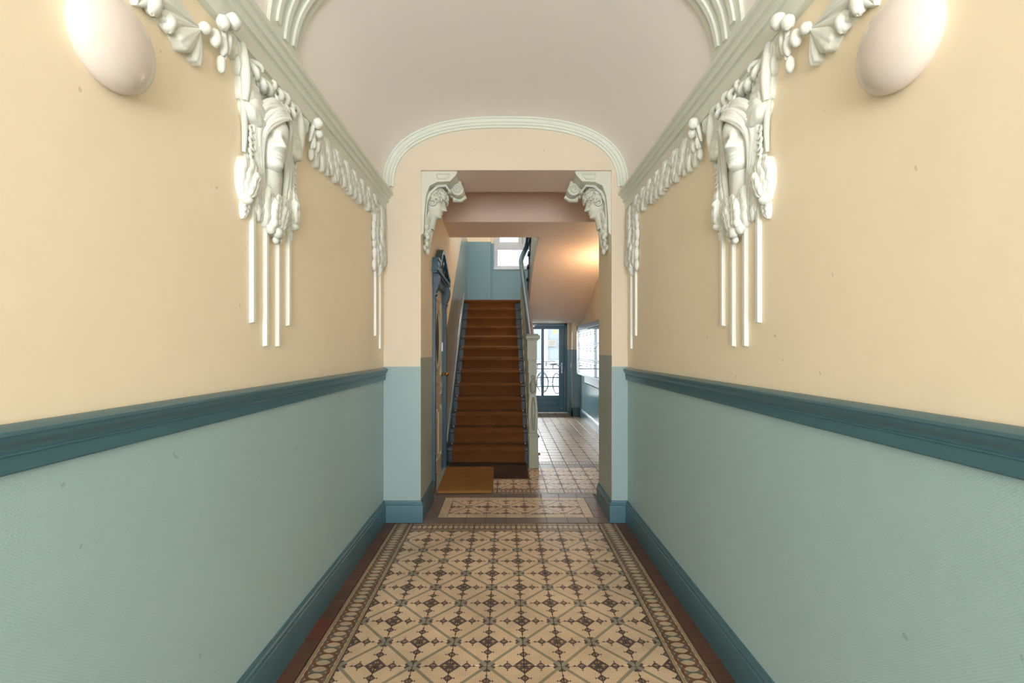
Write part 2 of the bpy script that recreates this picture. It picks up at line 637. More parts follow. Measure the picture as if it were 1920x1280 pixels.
# dado rail and baseboards
dp = [(-0.002, 1.288), (0.012, 1.288), (0.022, 1.283), (0.03, 1.280), (0.036, 1.276), (0.037, 1.268), (0.033, 1.264), (0.033, 1.260), (0.030, 1.252), (0.024, 1.245),
      (0.019, 1.238), (0.018, 1.231), (0.022, 1.229), (0.022, 1.225), (0.018, 1.223), (0.018, 1.190), (0.015, 1.186), (-0.002, 1.186)]
bp = [(-0.002, 0.178), (0.008, 0.178), (0.012, 0.172), (0.012, 0.165), (0.018, 0.160), (0.020, 0.150), (0.018, 0.145), (0.024, 0.141), (0.025, 0.136), (0.025, 0.0), (-0.002, 0.0)]
for sg, sd in ((-1, 'left'), (1, 'right')):
    m = MB()
    m.prism([(sg * (WX - a), z) for a, z in dp], 'y', Y0, YF - 0.0)
    tag(obj('trim_dado_' + sd, m, 'teal', smooth=True, sharp=35), 'teal moulded dado rail along the %s corridor wall' % sd, 'dado rail', kind='structure')
    m = MB()
    m.prism([(sg * (WX - a), z) for a, z in bp], 'y', Y0, YF - 0.0)
    tag(obj('baseboard_' + sd, m, 'teal', smooth=True, sharp=35), 'teal baseboard along the %s corridor wall' % sd, 'baseboard', kind='structure')
# baseboards round the two piers, mitred
for sg, xw, xo, sd in ((-1, -WX, OL, 'left'), (1, WX, OR_, 'right')):
    m = MB()
    n = len(bp)
    y2 = YB + (0.085 if sg < 0 else 0.0)
    path = []
    for a, z in bp:
        path.append([(xw, YF - a, z), (xo - sg * a, YF - a, z), (xo - sg * a, y2, z)])
    for k in range(2):
        rows = [[p[k] for p in path], [p[k + 1] for p in path]]
        m.grid(rows, flip=(sg < 0))
    m.add([p[2] for p in path], [tuple(range(n))], flip=(sg > 0))
    tag(obj('baseboard_pier_' + sd, m, 'teal', smooth=True, sharp=35), 'teal baseboard round the %s pier of the opening' % sd, 'baseboard', kind='structure')

# arch moulding on the end wall: stepped bands following the vault
m = MB()
steps = [(0.0, 0.030), (0.012, 0.030), (0.016, 0.022), (0.042, 0.022), (0.046, 0.014), (0.054, 0.014), (0.058, 0.022), (0.066, 0.022), (0.070, 0.012), (0.086, 0.012), (0.088, -0.001)]


def varch(t, off):
    p, q, r_ = vprof(max(t - 0.01, 0.0)), vprof(min(t + 0.01, pi)), vprof(t)
    tx, tz = q[0] - p[0], q[1] - p[1]
    l = sqrt(tx * tx + tz * tz)
    return (r_[0] + tz / l * off, r_[1] - tx / l * off)


ta = [0.004 * pi + 0.992 * pi * i / 72 for i in range(73)]
rows = []
for off, h in steps:
    rows.append([(varch(t, off)[0], YF - h, varch(t, off)[1]) for t in ta])
m.grid(rows)
tag(obj('trim_arch', m, 'plaster', smooth=True, sharp=30), 'pale green stepped arch moulding above the opening on the end wall', 'moulding', kind='structure')

# transverse band on the vault with three raised strips each side
m = MB()


def vband(m, y0, y1, h, t0, t1, nseg=40):
    tt = [t0 + (t1 - t0) * i / nseg for i in range(nseg + 1)]
    sec = [(y1, -0.004), (y1, h), (y0, h), (y0, -0.004)]
    rows = []
    for t in tt:
        rows.append([(varch(t, hh)[0], y, varch(t, hh)[1]) for y, hh in sec])
    m.grid(rows, flip=True)
    for r_, fl in ((rows[0], True), (rows[-1], False)):
        m.add(r_, [(0, 1, 2, 3)], flip=fl)


vband(m, 1.93, 2.20, 0.016, 0.0, pi)
rib = obj('trim_vault_rib', m, 'plaster', smooth=True, sharp=30)
tag(rib, 'pale green transverse band across the vault with raised strips', 'moulding', kind='structure')
for k, (yc, tt) in enumerate(((1.985, 0.092), (2.06, 0.058), (2.135, 0.082))):
    for sg in (0, 1):
        m = MB()
        t0, t1 = tt, 1.3
        if sg:
            t0, t1 = pi - t1, pi - t0
        vband(m, yc - 0.013, yc + 0.013, 0.028, t0, t1, 24)
        obj('raised_strip', m, 'stucco', rib, smooth=True, sharp=30)

# ------------------------------------------------------------------ floors, tile by tile
GAP = 0.0036


def tile_mesh(name, w_, d_, mat, th=0.012):
    m = MB()
    x, y, b = w_ / 2 - GAP / 2, d_ / 2 - GAP / 2, 0.0016
    vs = [(sx * x, sy * y, -th) for sx, sy in ((-1, -1), (1, -1), (1, 1), (-1, 1))]
    vs += [(sx * x, sy * y, -b) for sx, sy in ((-1, -1), (1, -1), (1, 1), (-1, 1))]
    vs += [(sx * (x - b), sy * (y - b), 0) for sx, sy in ((-1, -1), (1, -1), (1, 1), (-1, 1))]
    fs = []
    for k in range(2):
        for i in range(4):
            fs.append((k * 4 + i, k * 4 + (i + 1) % 4, k * 4 + 4 + (i + 1) % 4, k * 4 + 4 + i))
    fs.append((8, 9, 10, 11))
    me = bpy.data.meshes.new(name)
    me.from_pydata(vs, [], fs)
    me.materials.append(MT[mat])
    me.update()
    return me


TM = {}
MT['tile_worn'] = None


def mat_worn():
    n = NT('worn_pattern_tile', 0.34, 0.5)
    o = n.xyz()
    u = n.M('DIVIDE', o[0], TS)
    v = n.M('DIVIDE', o[1], TS)
    d = n.M('ABSOLUTE', n.M('SUBTRACT', u, v))
    c = n.mix(n.lt(n.M('SUBTRACT', 1.0, d), 0.30), lin((186, 165, 142)), lin((140, 120, 106)))
    c = n.mix(n.lt(d, 0.06), c, lin((160, 144, 124)))
    n.color(wear(n, c))
    n.bump(n.noise(40, 3), 0.2, 0.001)
    return n.m


MT['tile_worn'] = mat_worn()


def tile(parent, x, y, w_, d_, mat, rot=0.0, name='tile'):
    key = (round(w_, 4), round(d_, 4), mat)
    if key not in TM:
        TM[key] = tile_mesh('tile_' + mat, w_, d_, mat)
    o = bpy.data.objects.new(name, TM[key])
    COL.objects.link(o)
    o.parent = parent
    pw = WL[parent.name]
    o.location = (x - pw[0], y - pw[1], random.uniform(-0.0008, 0.0006) - pw[2])
    o.rotation_euler = (random.uniform(-.003, .003), random.uniform(-.003, .003), rot)
    return o


m = MB()
m.box(-1.05, 1.05, Y0, 3.768, -0.12, -0.006)
m.box(-1.05, OL + 0.02, 3.76, 3.80, -0.12, -0.004)
m.box(OR_ - 0.02, 1.05, 3.76, 3.80, -0.12, -0.004)
fl = tag(obj('floor', m, 'mortar', origin=(0, 0, 0)), 'patterned encaustic tile floor of the entrance corridor', 'floor', kind='structure')
TY = 0.1706
YT = 3.60
for j in range(18):
    yc = YT - TY * (j + 0.5)
    for i in range(-4, 5):
        par = (i + j) % 2
        tile(fl, i * TS, yc, TS, TY, 'tile_field', pi / 2 if par else 0.0)
    for sg in (-1, 1):
        tile(fl, sg * (4.5 * TS + 0.0775), yc, TY, 0.155, 'tile_border', sg * pi / 2)
        bw = 0.995 + 0.012 - (4.5 * TS + 0.155)
        tile(fl, sg * (4.5 * TS + 0.155 + bw / 2), yc + 0.02, bw, TY, 'tile_red' if (sg < 0 and j == 7) else 'tile_brown')
for i in range(-4, 5):
    tile(fl, i * TS, YT + 0.0775, TS, 0.155, 'tile_border', 0)
for sg in (-1, 1):
    tile(fl, sg * (4.5 * TS + 0.0775), YT + 0.0775, 0.155, 0.155, 'tile_border', sg * pi / 2)
    tile(fl, sg * (4.5 * TS + 0.155 + bw / 2), YT + 0.02 + 0.071, bw, 0.142, 'tile_brown')

# threshold panel in the opening
m = MB()
m.box(OL - 0.01, OR_ + 0.01, 3.768, 4.535, -0.12, -0.006)
ft = tag(obj('floor', m, 'mortar', origin=(0, 4.15, 0)), 'tile threshold panel framed in grey brown in the opening', 'floor', kind='structure')
XC = 0.0890
PX0 = XC - 3.5 * TS
for i in range(7):
    for j in range(2):
        tile(ft, PX0 + (i + 0.5) * TS, 3.972 + TS * 1.06 * (j + 0.5), TS, TS * 1.06, 'tile_field', pi / 2 if (i + j) % 2 else 0)
yb0, yb1 = 3.972, 3.972 + 2 * TS * 1.06
for i in range(7):
    for y in (yb0 - 0.04, yb1 + 0.04):
        tile(ft, PX0 + (i + 0.5) * TS, y, TS, 0.08, 'tile_pale')
for sg, x in ((-1, PX0 - 0.04), (1, PX0 + 7 * TS + 0.04)):
    for j in range(2):
        tile(ft, x, yb0 + TS * 1.06 * (j + 0.5), TS * 1.06, 0.08, 'tile_pale', pi / 2)
    for y in (yb0 - 0.04, yb1 + 0.04):
        tile(ft, x, y, 0.08, 0.08, 'tile_pale')
xw = [OL + 0.025, PX0 - 0.08]
xe = [PX0 + 7 * TS + 0.08, OR_ - 0.022]
ya, yz = 3.768, 4.535
k0 = int(9)
wid = (xe[1] - xw[0]) / k0
for i in range(k0):
    tile(ft, xw[0] + wid * (i + 0.5), (ya + yb0 - 0.08) / 2, wid, yb0 - 0.08 - ya, 'tile_grey')
    tile(ft, xw[0] + wid * (i + 0.5), (yz + yb1 + 0.08) / 2, wid, yz - yb1 - 0.08, 'tile_grey')
dd = (yb1 - yb0 + 0.16) / 3
for (a, b) in (xw, xe):
    for j in range(3):
        tile(ft, (a + b) / 2, yb0 - 0.08 + dd * (j + 0.5), b - a, dd, 'tile_grey')

# stair hall and passage
m = MB()
m.box(-0.90, 1.66, 4.535, 10.75, -0.12, -0.006)
fh = tag(obj('floor', m, 'mortar', origin=(0.5, 7.4, 0)), 'worn tile floor of the stair hall and rear passage', 'floor', kind='structure')


def hx(i):
    return i * TS


for i in range(-4, 10):
    if -0.70 < hx(i) < 1.58:
        tile(fh, hx(i), 4.535 + 0.0775, TS, 0.155, 'tile_border', 0)
y = 4.69
for j in range(5):
    for i in range(-4, 10):
        x = hx(i)
        if x < -0.62 or x > 1.56: continue
        if j >= 2 and x < 0.30: continue
        tile(fh, x, y + TS * (j + 0.5), TS, TS, 'tile_field', pi / 2 if (i + j) % 2 else 0)
yq = y + 5 * TS
for i in range(2, 10):
    if hx(i) < 1.58:
        tile(fh, hx(i), yq + 0.07, TS, 0.14, 'tile_grey', 0)
yq += 0.14
for j in range(28):
    for i in range(2, 10):
        x = hx(i)
        if x < 0.32 or x > 1.58: continue
        if j in (0, ):
            tile(fh, x, yq + 0.0775, TS, 0.155, 'tile_border', 0)
        else:
            tile(fh, x, yq + 0.155 + TS * (j - 0.5), TS - 0.004, TS - 0.004, 'tile_worn', pi / 2 if (i + j) % 2 else 0)

# ------------------------------------------------------------------ stair hall shell
HX = 1.61
HB = 10.30
m = MB()


def lw(m, y0, y1, zlo0, zlo1, zhi0, zhi1, th=0.25):
    a, b = lwx(y0), lwx(y1)
    vs = [(a, y0, zlo0), (b, y1, zlo1), (b, y1, zhi1), (a, y0, zhi0), (a - th, y0, zlo0), (b - th, y1, zlo1), (b - th, y1, zhi1), (a - th, y0, zhi0)]
    m.add(vs, [(0, 1, 2, 3), (7, 6, 5, 4), (0, 4, 5, 1), (3, 2, 6, 7), (0, 3, 7, 4), (1, 5, 6, 2)])


def dz(y):        # painted dado line that climbs with the stair
    return 1.60 + 0.69 * (y - 5.60)


DY0, DY1 = 4.41, 5.54      # door opening incl. frame
m.cur = 0
lw(m, YB, DY0, 1.37, 1.37, 5.6, 5.6)
lw(m, DY0, DY1, 2.17, 2.17, 5.6, 5.6)
lw(m, DY1, 8.9, dz(DY1), dz(8.9), 5.6, 5.6)
lw(m, 8.9, HB, 3.86, 3.86, 5.6, 5.6)
m.cur = 1
lw(m, YB, DY0, 0, 0, 1.37, 1.37)
m.cur = 2
lw(m, DY1, 8.9, 0, 0, dz(DY1), dz(8.9))
lw(m, 8.9, HB, 0, 0, 3.86, 3.86)
tag(obj('wall_hall_left', m, ['yellow', 'hall_green', 'hall_grey']), 'left wall of the stair hall, tan above a rising grey dado', 'wall', kind='structure')

m = MB()
m.cur = 0
m.box(HX, HX + 0.25, YB, HB + 0.4, 1.44, 5.6)
m.cur = 1
m.box(HX, HX + 0.25, YB, HB + 0.4, 0, 1.44)
tag(obj('wall_hall_right', m, ['yellow', 'hall_blue']), 'right wall of the rear passage, blue below behind the letterboxes', 'wall', kind='structure')

# rear wall: window opening above the landing, door opening below
WXL, WXR, WZ0, WZ1 = -0.272, 1.05, 3.255, 5.0
DXL, DXR, DZT = 0.285, 1.40, 2.035
m = MB()
m.cur = 1
m.box(-1.2, DXL, HB, HB + 0.42, 0, WZ0)
m.box(DXR, HX + 0.2, HB, HB + 0.42, 0, 1.44)
m.box(DXL, HX + 0.2, HB, HB + 0.42, DZT, WZ0)
m.box(-1.2, WXL, HB, HB + 0.42, WZ0, 3.85)
m.box(WXR, HX + 0.2, HB, HB + 0.42, WZ0, 3.85)
m.cur = 0
m.box(-1.2, WXL, HB, HB + 0.42, 3.85, 5.6)
m.box(WXR, HX + 0.2, HB, HB + 0.42, 3.85, 5.6)
m.box(WXL, WXR, HB, HB + 0.42, WZ1, 5.6)
m.box(DXR, HX + 0.2, HB, HB + 0.42, 1.44, DZT)
tag(obj('wall_back', m, ['yellow', 'hall_blue']), 'blue rear wall of the stairwell with window and courtyard door', 'wall', kind='structure')
# chimney-breast like projection left of the window niche
m = MB()
m.cur = 0
m.box(-0.95, WXL - 0.06, HB - 0.16, HB + 0.01, 0, 3.85)
m.cur = 1
m.box(-0.95, WXL - 0.06, HB - 0.16, HB + 0.01, 3.85, 5.6)
tag(obj('wall_niche_side', m, ['hall_blue', 'yellow']), 'blue wall projection left of the stairwell window', 'wall', kind='structure')

m = MB()
m.cur = 0
m.box(1.455, HX + 0.02, 9.87, HB + 0.02, 1.44, 2.03)
m.cur = 1
m.box(1.455, HX + 0.02, 9.87, HB + 0.02, 0, 1.44)
tag(obj('wall_stub', m, ['yellow', 'hall_blue']), 'short wall stub beside the courtyard door', 'wall', kind='structure')
m = MB()
m.box(1.448, 1.475, 9.862, 9.88, 0.14, 1.43, 0.003)
tag(obj('trim_corner', m, 'greyblock'), 'mottled grey corner guard on the wall stub', 'corner guard', kind='structure')
m = MB()
m.prism([(9.87 - a, z) for a, z in bp], 'x', 1.43, HX)
m.prism([(1.455 - a, z) for a, z in bp], 'y', 9.845, HB)
tag(obj('baseboard_stub', m, 'teal'), 'teal baseboard on the wall stub by the courtyard door', 'baseboard', kind='structure')
m = MB()
m.prism([(HX - a, z) for a, z in bp], 'y', YB, 9.87)
tag(obj('baseboard_hall_right', m, 'teal'), 'teal baseboard along the rear passage wall', 'baseboard', kind='structure')

m = MB()
m.box(-1.2, 1.9, YB, 5.37, 3.3, 3.45)
m.box(-1.2, 1.9, 5.37, 6.11, 2.95, 5.8)
tag(obj('ceiling_hall', m, 'soffit'), 'pinkish hall ceiling with the deep beam of the upper landing', 'ceiling', kind='structure')
m = MB()
m.box(-1.2, 1.9, 6.0, 10.8, 5.6, 5.8)
tag(obj('ceiling_stairwell', m, 'cream'), 'ceiling high above the stairwell', 'ceiling', kind='structure')

# landing slab
XR_LAND = 0.286
m = MB()
m.box(XR_LAND, HX, 9.46, HB, 2.03, 2.30)
m.box(-0.85, XR_LAND, 9.1, HB - 0.16, 2.05, 2.30)
tag(obj('ceiling_landing', m, 'soffit'), 'underside slab of the half landing above the courtyard door', 'ceiling', kind='structure')

# ------------------------------------------------------------------ staircase
R_, G_, YN = 0.184, 0.253, 5.74
NS = 13


def yn(k): return YN + (k - 1) * G_


XR = 0.285
st = root('staircase', (-0.2, YN, 0), 'dark teal wooden staircase with pale green newel rising to the half landing', 'staircase')
for k in range(1, NS + 1):
    y, z = yn(k), k * R_
    x0 = lwx(y) + 0.001
    m = MB()
    y1 = y + G_ + 0.03 if k < NS else HB - 0.161
    nose = [(y + 0.012, z - 0.036), (y + 0.003, z - 0.030), (y, z - 0.018), (y + 0.003, z - 0.006), (y + 0.012, z), (y1, z), (y1, z - 0.036)]
    m.prism(nose, 'x', x0, XR)
    if k == NS:
        m.box(XR - 0.01, HX, 9.03, HB, z - 0.036, z)
    obj('tread', m, 'stairteal', st, smooth=True, sharp=40)
    m = MB()
    m.box(x0, XR, y + 0.03, y + 0.05, z - R_ if k > 1 else 0.0, z - 0.036)
    # small raised panels at the ends of the riser
    obj('riser', m, 'stairteal', st)


def nosez(y): return R_ + (y - YN) * R_ / G_


# wall string
m = MB()
pts = [(5.60, 0.0), (5.60, 0.30), (8.80, nosez(8.80) + 0.13), (8.80, nosez(8.8) - 0.3), (5.85, 0.0)]
n = len(pts)
vs = [(lwx(y) + 0.0, y, z) for y, z in pts] + [(lwx(y) + 0.022, y, z) for y, z in pts]
m.add(vs, [tuple(range(n)), tuple(range(n, 2 * n))[::-1]] + [(i, n + i, n + (i + 1) % n, (i + 1) % n) for i in range(n)])
# rounded pale cap
m2 = MB()
m2.tube([(lwx(5.60) + 0.014, 5.60, 0.30), (lwx(8.80) + 0.014, 8.80, nosez(8.80) + 0.13)], 0.014, 8)
ws = obj('wall_string', m, 'teal_dark', st)
o = obj('string_cap', m2, 'hall_grey', st, smooth=True)
# outer string and spandrel
m = MB()
pts = [(5.70, 0.0), (5.70, 0.24), (8.90, nosez(8.9) + 0.07), (8.90, nosez(8.9) - 0.33), (6.1, 0.0)]
m.prism(pts, 'x', XR, XR + 0.045)
obj('outer_string', m, 'newel', st)
m = MB()
m.prism([(6.1, 0.0), (8.95, nosez(8.95) - 0.32), (8.95, 0.0)], 'x', XR + 0.012, XR + 0.035)
obj('spandrel', m, 'hall_grey', st)
# handrail heights: straight line measured from newel to gooseneck


def hrz(y): return 1.615 + (y - 5.60) * (3.13 - 1.615) / (8.72 - 5.60)


for k in range(1, 13):
    y = yn(k) + 0.11
    xb = XR + 0.018
    zb = nosez(y) + 0.05
    zt = hrz(y) - 0.02
    m = MB()
    Lh = zt - zb
    pr = [(0.017, 0), (0.017, 0.10 * Lh), (0.011, 0.13 * Lh), (0.018, 0.2 * Lh), (0.021, 0.3 * Lh), (0.013, 0.48 * Lh), (0.010, 0.6 * Lh), (0.015, 0.66 * Lh), (0.011, 0.70 * Lh), (0.012, 0.86 * Lh), (0.017, 0.9 * Lh), (0.017, Lh)]
    m.lathe((xb, y, zb), pr, 10)
    obj('baluster', m, 'newel', st, smooth=True, sharp=40)
# handrail
m = MB()
path = [(0.312, 5.56, 1.60), (0.312, 5.9, hrz(5.9)), (0.308, 6.8, hrz(6.8)), (0.303, 7.8, hrz(7.8)), (0.298, 8.66, hrz(8.66)), (0.30, 8.74, 3.175), (0.325, 8.83, 3.27), (0.365, 8.86, 3.36), (0.405, 8.80, 3.44), (0.425, 8.66, 3.53), (0.43, 8.3, 3.74), (0.43, 7.4, 4.30), (0.43, 6.6, 4.8)]
# oval section: two tubes of different size give the moulded edge
m.tube(path, 0.040, 12)
for dx in (-0.026, 0.026):
    m.tube([(p[0] + dx, p[1], p[2] - 0.022) for p in path], 0.018, 8)
obj('handrail', m, 'teal_dark', st, smooth=True, sharp=60)
# newel: cap, shaft, vase, swelling, base
NXc, NYc = 0.326, 5.56


def sq(m, x, y, hw, z0, z1, ch=0.004):
    m.box(x - hw, x + hw, y - hw, y + hw, z0, z1, ch)


lean = lambda z: NXc + 0.018 - 0.026 * z / 1.6
m = MB()
sq(m, lean(0.07), NYc, 0.061, 0.0, 0.14)
sq(m, lean(0.16), NYc, 0.054, 0.135, 0.175)
sq(m, lean(0.28), NYc, 0.056, 0.17, 0.395)
sq(m, lean(0.40), NYc, 0.062, 0.385, 0.42)
# swelling lower shaft
vs, fs = [], []
pr = [(0.42, 0.048), (0.5, 0.054), (0.6, 0.057), (0.72, 0.055), (0.84, 0.047), (0.90, 0.040)]
for z, hw in pr:
    xx = lean(z)
    vs += [(xx - hw, NYc - hw, z), (xx + hw, NYc - hw, z), (xx + hw, NYc + hw, z), (xx - hw, NYc + hw, z)]
for i in range(len(pr) - 1):
    for k in range(4):
        fs.append((i * 4 + k, i * 4 + (k + 1) % 4, i * 4 + 4 + (k + 1) % 4, i * 4 + 4 + k))
m.add(vs, fs)
sq(m, lean(1.0), NYc, 0.048, 0.895, 1.16)
sq(m, lean(1.2), NYc, 0.052, 1.155, 1.30)
sq(m, lean(1.35), NYc, 0.054, 1.295, 1.32)
sq(m, lean(1.45), NYc, 0.060, 1.315, 1.56)
nw = obj('newel_post', m, 'newel', st)
m = MB()
sq(m, lean(1.6) + 0.01, NYc, 0.088, 1.565, 1.615, 0.014)
sq(m, lean(1.6) + 0.008, NYc, 0.072, 1.55, 1.57, 0.005)
sq(m, lean(1.6) + 0.008, NYc, 0.070, 1.612, 1.63, 0.008)
obj('cap', m, 'newel', nw)
m = MB()
m.lathe((lean(1.0) + 0.006, NYc - 0.045, 0.905), [(0.012, 0), (0.034, 0.02), (0.042, 0.05), (0.040, 0.08), (0.046, 0.10), (0.043, 0.115), (0.034, 0.14), (0.022, 0.165), (0.018, 0.18), (0.026, 0.19), (0.024, 0.21), (0.008, 0.225)], 14)
obj('carved_vase', m, 'newel', nw, smooth=True, sharp=50)
m = MB()
m.tube([(lean(0.75) + 0.005, NYc - 0.056, 0.46), (lean(0.75) + 0.005, NYc - 0.063, 0.60), (lean(0.75) + 0.005, NYc - 0.060, 0.76), (lean(0.8) + 0.005, NYc - 0.048, 0.86)], [0.010, 0.022, 0.026, 0.010], 10)
obj('carved_swelling', m, 'newel', nw, smooth=True)
m = MB()
m.ball((lean(0.38) + 0.062, NYc + 0.03, 0.37), 0.018, 10, 6)
obj('bolt_head', m, 'black', nw, smooth=True)
m = MB()
m.box(lean(0.18) + 0.03, lean(0.18) + 0.088, NYc + 0.03, NYc + 0.075, 0.135, 0.165, 0.006)
obj('foot_bracket', m, 'wood', nw)

# carpet runner over the stair, one continuous strip, with rods
rn = root('stair_runner', (-0.24, YN, 0), 'brown herringbone coir runner laid up the teal stairs', 'carpet')


def rx0(y): return -0.680 - 0.0125 * (y - YN)


def rx1(y): return 0.248 - 0.021 * (y - YN)


prof = [(YN + 0.018, 0.012)]
for k in range(1, NS + 1):
    y, z = yn(k), k * R_
    prof += [(y + 0.018, z - R_ + 0.02), (y + 0.016, z - 0.10), (y + 0.006, z - 0.055), (y - 0.007, z - 0.034), (y - 0.012, z - 0.018), (y - 0.008, z - 0.002), (y + 0.006, z + 0.010), (y + 0.03, z + 0.013)]
    if k < NS:
        prof += [(y + G_ * 0.6, z + 0.012), (y + G_ + 0.008, z + 0.013)]
prof += [(9.95, NS * R_ + 0.013)]
m = MB()
rows_t, rows_b = [], []
NXS = 9
for i, (y, z) in enumerate(prof):
    a, b = rx0(y), rx1(y)
    if y > yn(NS) - 0.1 and z > NS * R_ - 0.04:
        a, b = lwx(y) + 0.002, XR - 0.005
    rows_t.append([(a + (b - a) * q / (NXS - 1), y, z + 0.002 * sin(q * 1.9 + i)) for q in range(NXS)])
    rows_b.append([(a + (b - a) * q / (NXS - 1), y + 0.011, z - 0.011) for q in range(NXS)])
m.grid(rows_t)
for e in (0, NXS - 1):
    m.grid([[r[e] for r in rows_t], [r[e] for r in rows_b]], flip=(e != 0))
m.grid([rows_t[0], rows_b[0]], flip=True)
obj('runner_carpet', m, 'carpet', rn, smooth=True, sharp=60)
for k in range(1, NS):
    y, z = yn(k) + G_ + 0.012, k * R_ + 0.020
    m = MB()
    m.tube([(rx0(y) - 0.05, y, z), (min(rx1(y) + 0.05, XR - 0.002), y, z)], 0.0055, 8)
    for x in (rx0(y) - 0.03, rx1(y) + 0.018):
        m.box(x - 0.006, x + 0.006, y - 0.006, y + 0.012, z - 0.018, z + 0.004)
    obj('stair_rod', m, 'rod', rn, smooth=True, sharp=40)

# upper flight: curved soffit, pale string, teal steps
uf = root('upper_stair_flight', (1.0, 7.6, 2.0), 'upper stair flight with smooth pink curved soffit above the rear passage', 'staircase')
sof = [(6.113, 2.95), (6.6, 2.93), (7.0, 2.885), (7.4, 2.81), (7.84, 2.69), (8.2, 2.56), (8.6, 2.37), (9.0, 2.17), (9.2, 2.075), (9.32, 2.035), (9.45, 2.03)]
m = MB()
m.prism(sof + [(9.45, 2.30), (8.9, 2.36), (6.113, 3.30)], 'x', 0.455, HX - 0.002)
obj('soffit', m, 'soffit', uf, smooth=True, sharp=35)
m = MB()
m.prism([(y, z - 0.012) for y, z in sof[:-1]] + [(9.1, 2.44), (8.6, 2.66), (6.113, 4.0)], 'x', 0.425, 0.456)
obj('outer_string', m, 'newel', uf)
for k in range(7):
    y, z = 8.78 - 0.253 * k, 2.392 + 0.184 * (k + 1)
    m = MB()
    m.box(0.385, HX - 0.003, y - 0.26, y + 0.03, z - 0.04, z, 0.008)
    m.box(0.405, HX - 0.003, y - 0.02, y - 0.0, z - 0.184, z - 0.03)
    obj('step', m, 'stairteal', uf)

# ------------------------------------------------------------------ stairwell window
wn = root('window_1', (0.39, HB + 0.2, WZ0), 'white framed stairwell window over the half landing', 'window', kind='structure')
yw = HB + 0.08
m = MB()
m.box(WXL + 0.01, WXR - 0.01, yw + 0.002, yw + 0.068, WZ0 + 0.032, WZ0 + 0.10, 0.004)
m.box(WXL + 0.01, WXR - 0.01, yw + 0.002, yw + 0.068, 3.715, 3.85, 0.004)
m.box(WXL + 0.01, WXR - 0.01, yw + 0.002, yw + 0.068, WZ1 - 0.09, WZ1 - 0.002, 0.004)
for x in (WXL + 0.045, WXR - 0.045):
    m.box(x - 0.045, x + 0.045, yw, yw + 0.07, WZ0 + 0.03, WZ1, 0.006)
m.box(0.39 - 0.05, 0.39 + 0.05, yw + 0.001, yw + 0.069, 3.80, WZ1 - 0.03, 0.004)
obj('window_frame', m, 'pvc', wn)
for (a, b) in ((WXL + 0.09, 0.34), (0.44, WXR - 0.09)):
    m = MB()
    z0, z1 = 3.85, WZ1 - 0.09
    m.box(a, b, yw + 0.012, yw + 0.06, z0, z0 + 0.05, 0.004)
    m.box(a, b, yw + 0.012, yw + 0.06, z1 - 0.05, z1, 0.004)
    m.box(a, a + 0.05, yw + 0.010, yw + 0.062, z0 - 0.001, z1 + 0.001, 0.004)
    m.box(b - 0.05, b, yw + 0.010, yw + 0.062, z0 - 0.001, z1 + 0.001, 0.004)
    cs = obj('casement', m, 'pvc', wn)
    m = MB()
    m.box(a + 0.04, b - 0.04, yw + 0.03, yw + 0.04, z0 + 0.04, z1 - 0.04)
    obj('pane', m, 'glass', cs)
m = MB()
m.box(WXL + 0.08, WXR - 0.08, yw + 0.03, yw + 0.04, WZ0 + 0.09, 3.72)
obj('pane', m, 'glass', wn)
m = MB()
m.box(WXL - 0.002, WXR, HB - 0.02, yw + 0.03, WZ0 - 0.005, WZ0 + 0.032, 0.006)
obj('window_sill', m, 'pvc', wn)
m = MB()
m.box(0.379, 0.385, yw - 0.02, yw - 0.008, 3.86, 4.5)
obj('espagnolette_rod', m, 'black', wn)

# ------------------------------------------------------------------ courtyard door
DP = HB + 0.02
dr = root('door_2', (0.843, DP, 0), 'dark teal glazed courtyard door with two tall panes', 'door', kind='structure')
m = MB()
m.box(DXL, DXL + 0.06, DP - 0.01, DP + 0.11, 0, DZT, 0.004)
m.box(DXR - 0.062, DXR, DP - 0.01, DP + 0.11, 0, DZT, 0.004)
m.box(DXL, DXR, DP - 0.01, DP + 0.11, DZT - 0.04, DZT, 0.004)
obj('door_frame', m, 'doorteal', dr)
lx0, lx1 = 0.348, 1.336
m = MB()
p0, p1, p2, p3 = 0.475, 0.812, 0.874, 1.214
zb, zt, ztop = 0.392, 1.905, 1.992
m.box(lx0, p0, DP + 0.02, DP + 0.065, 0.02, ztop, 0.003)
m.box(p3, lx1, DP + 0.02, DP + 0.065, 0.02, ztop, 0.003)
m.box(p1, p2, DP + 0.02, DP + 0.065, zb - 0.01, zt + 0.01, 0.003)
m.box(p0 - 0.01, p3 + 0.01, DP + 0.02, DP + 0.065, zt, ztop, 0.003)
m.box(p0 - 0.01, p3 + 0.01, DP + 0.02, DP + 0.065, 0.30, zb, 0.003)
m.box(p0 - 0.01, p3 + 0.01, DP + 0.02, DP + 0.065, 0.02, 0.13, 0.003)
m.box(p0 - 0.01, p3 + 0.01, DP + 0.038, DP + 0.06, 0.12, 0.31)
obj('door_leaf', m, 'doorteal', dr)
m = MB()
m.box(p0 + 0.03, p3 - 0.03, DP + 0.026, DP + 0.045, 0.155, 0.28, 0.008)
obj('raised_panel', m, 'doorteal', dr)
for a, b in ((p0, p1), (p2, p3)):
    m = MB()
    m.box(a - 0.006, b + 0.006, DP + 0.04, DP + 0.046, zb - 0.006, zt + 0.006)
    obj('pane', m, 'glass', dr)
for z in (1.0, 0.80, 0.60):
    m = MB()
    m.tube([(p0 - 0.01, DP + 0.012, z), (p3 + 0.01, DP + 0.012, z)], 0.010, 8)
    obj('guard_bar', m, 'doorteal', dr, smooth=True)
m = MB()
m.box(1.266, 1.296, DP + 0.008, DP + 0.02, 0.90, 1.14, 0.004)
hp = obj('handle_plate', m, 'steel', dr)
m = MB()
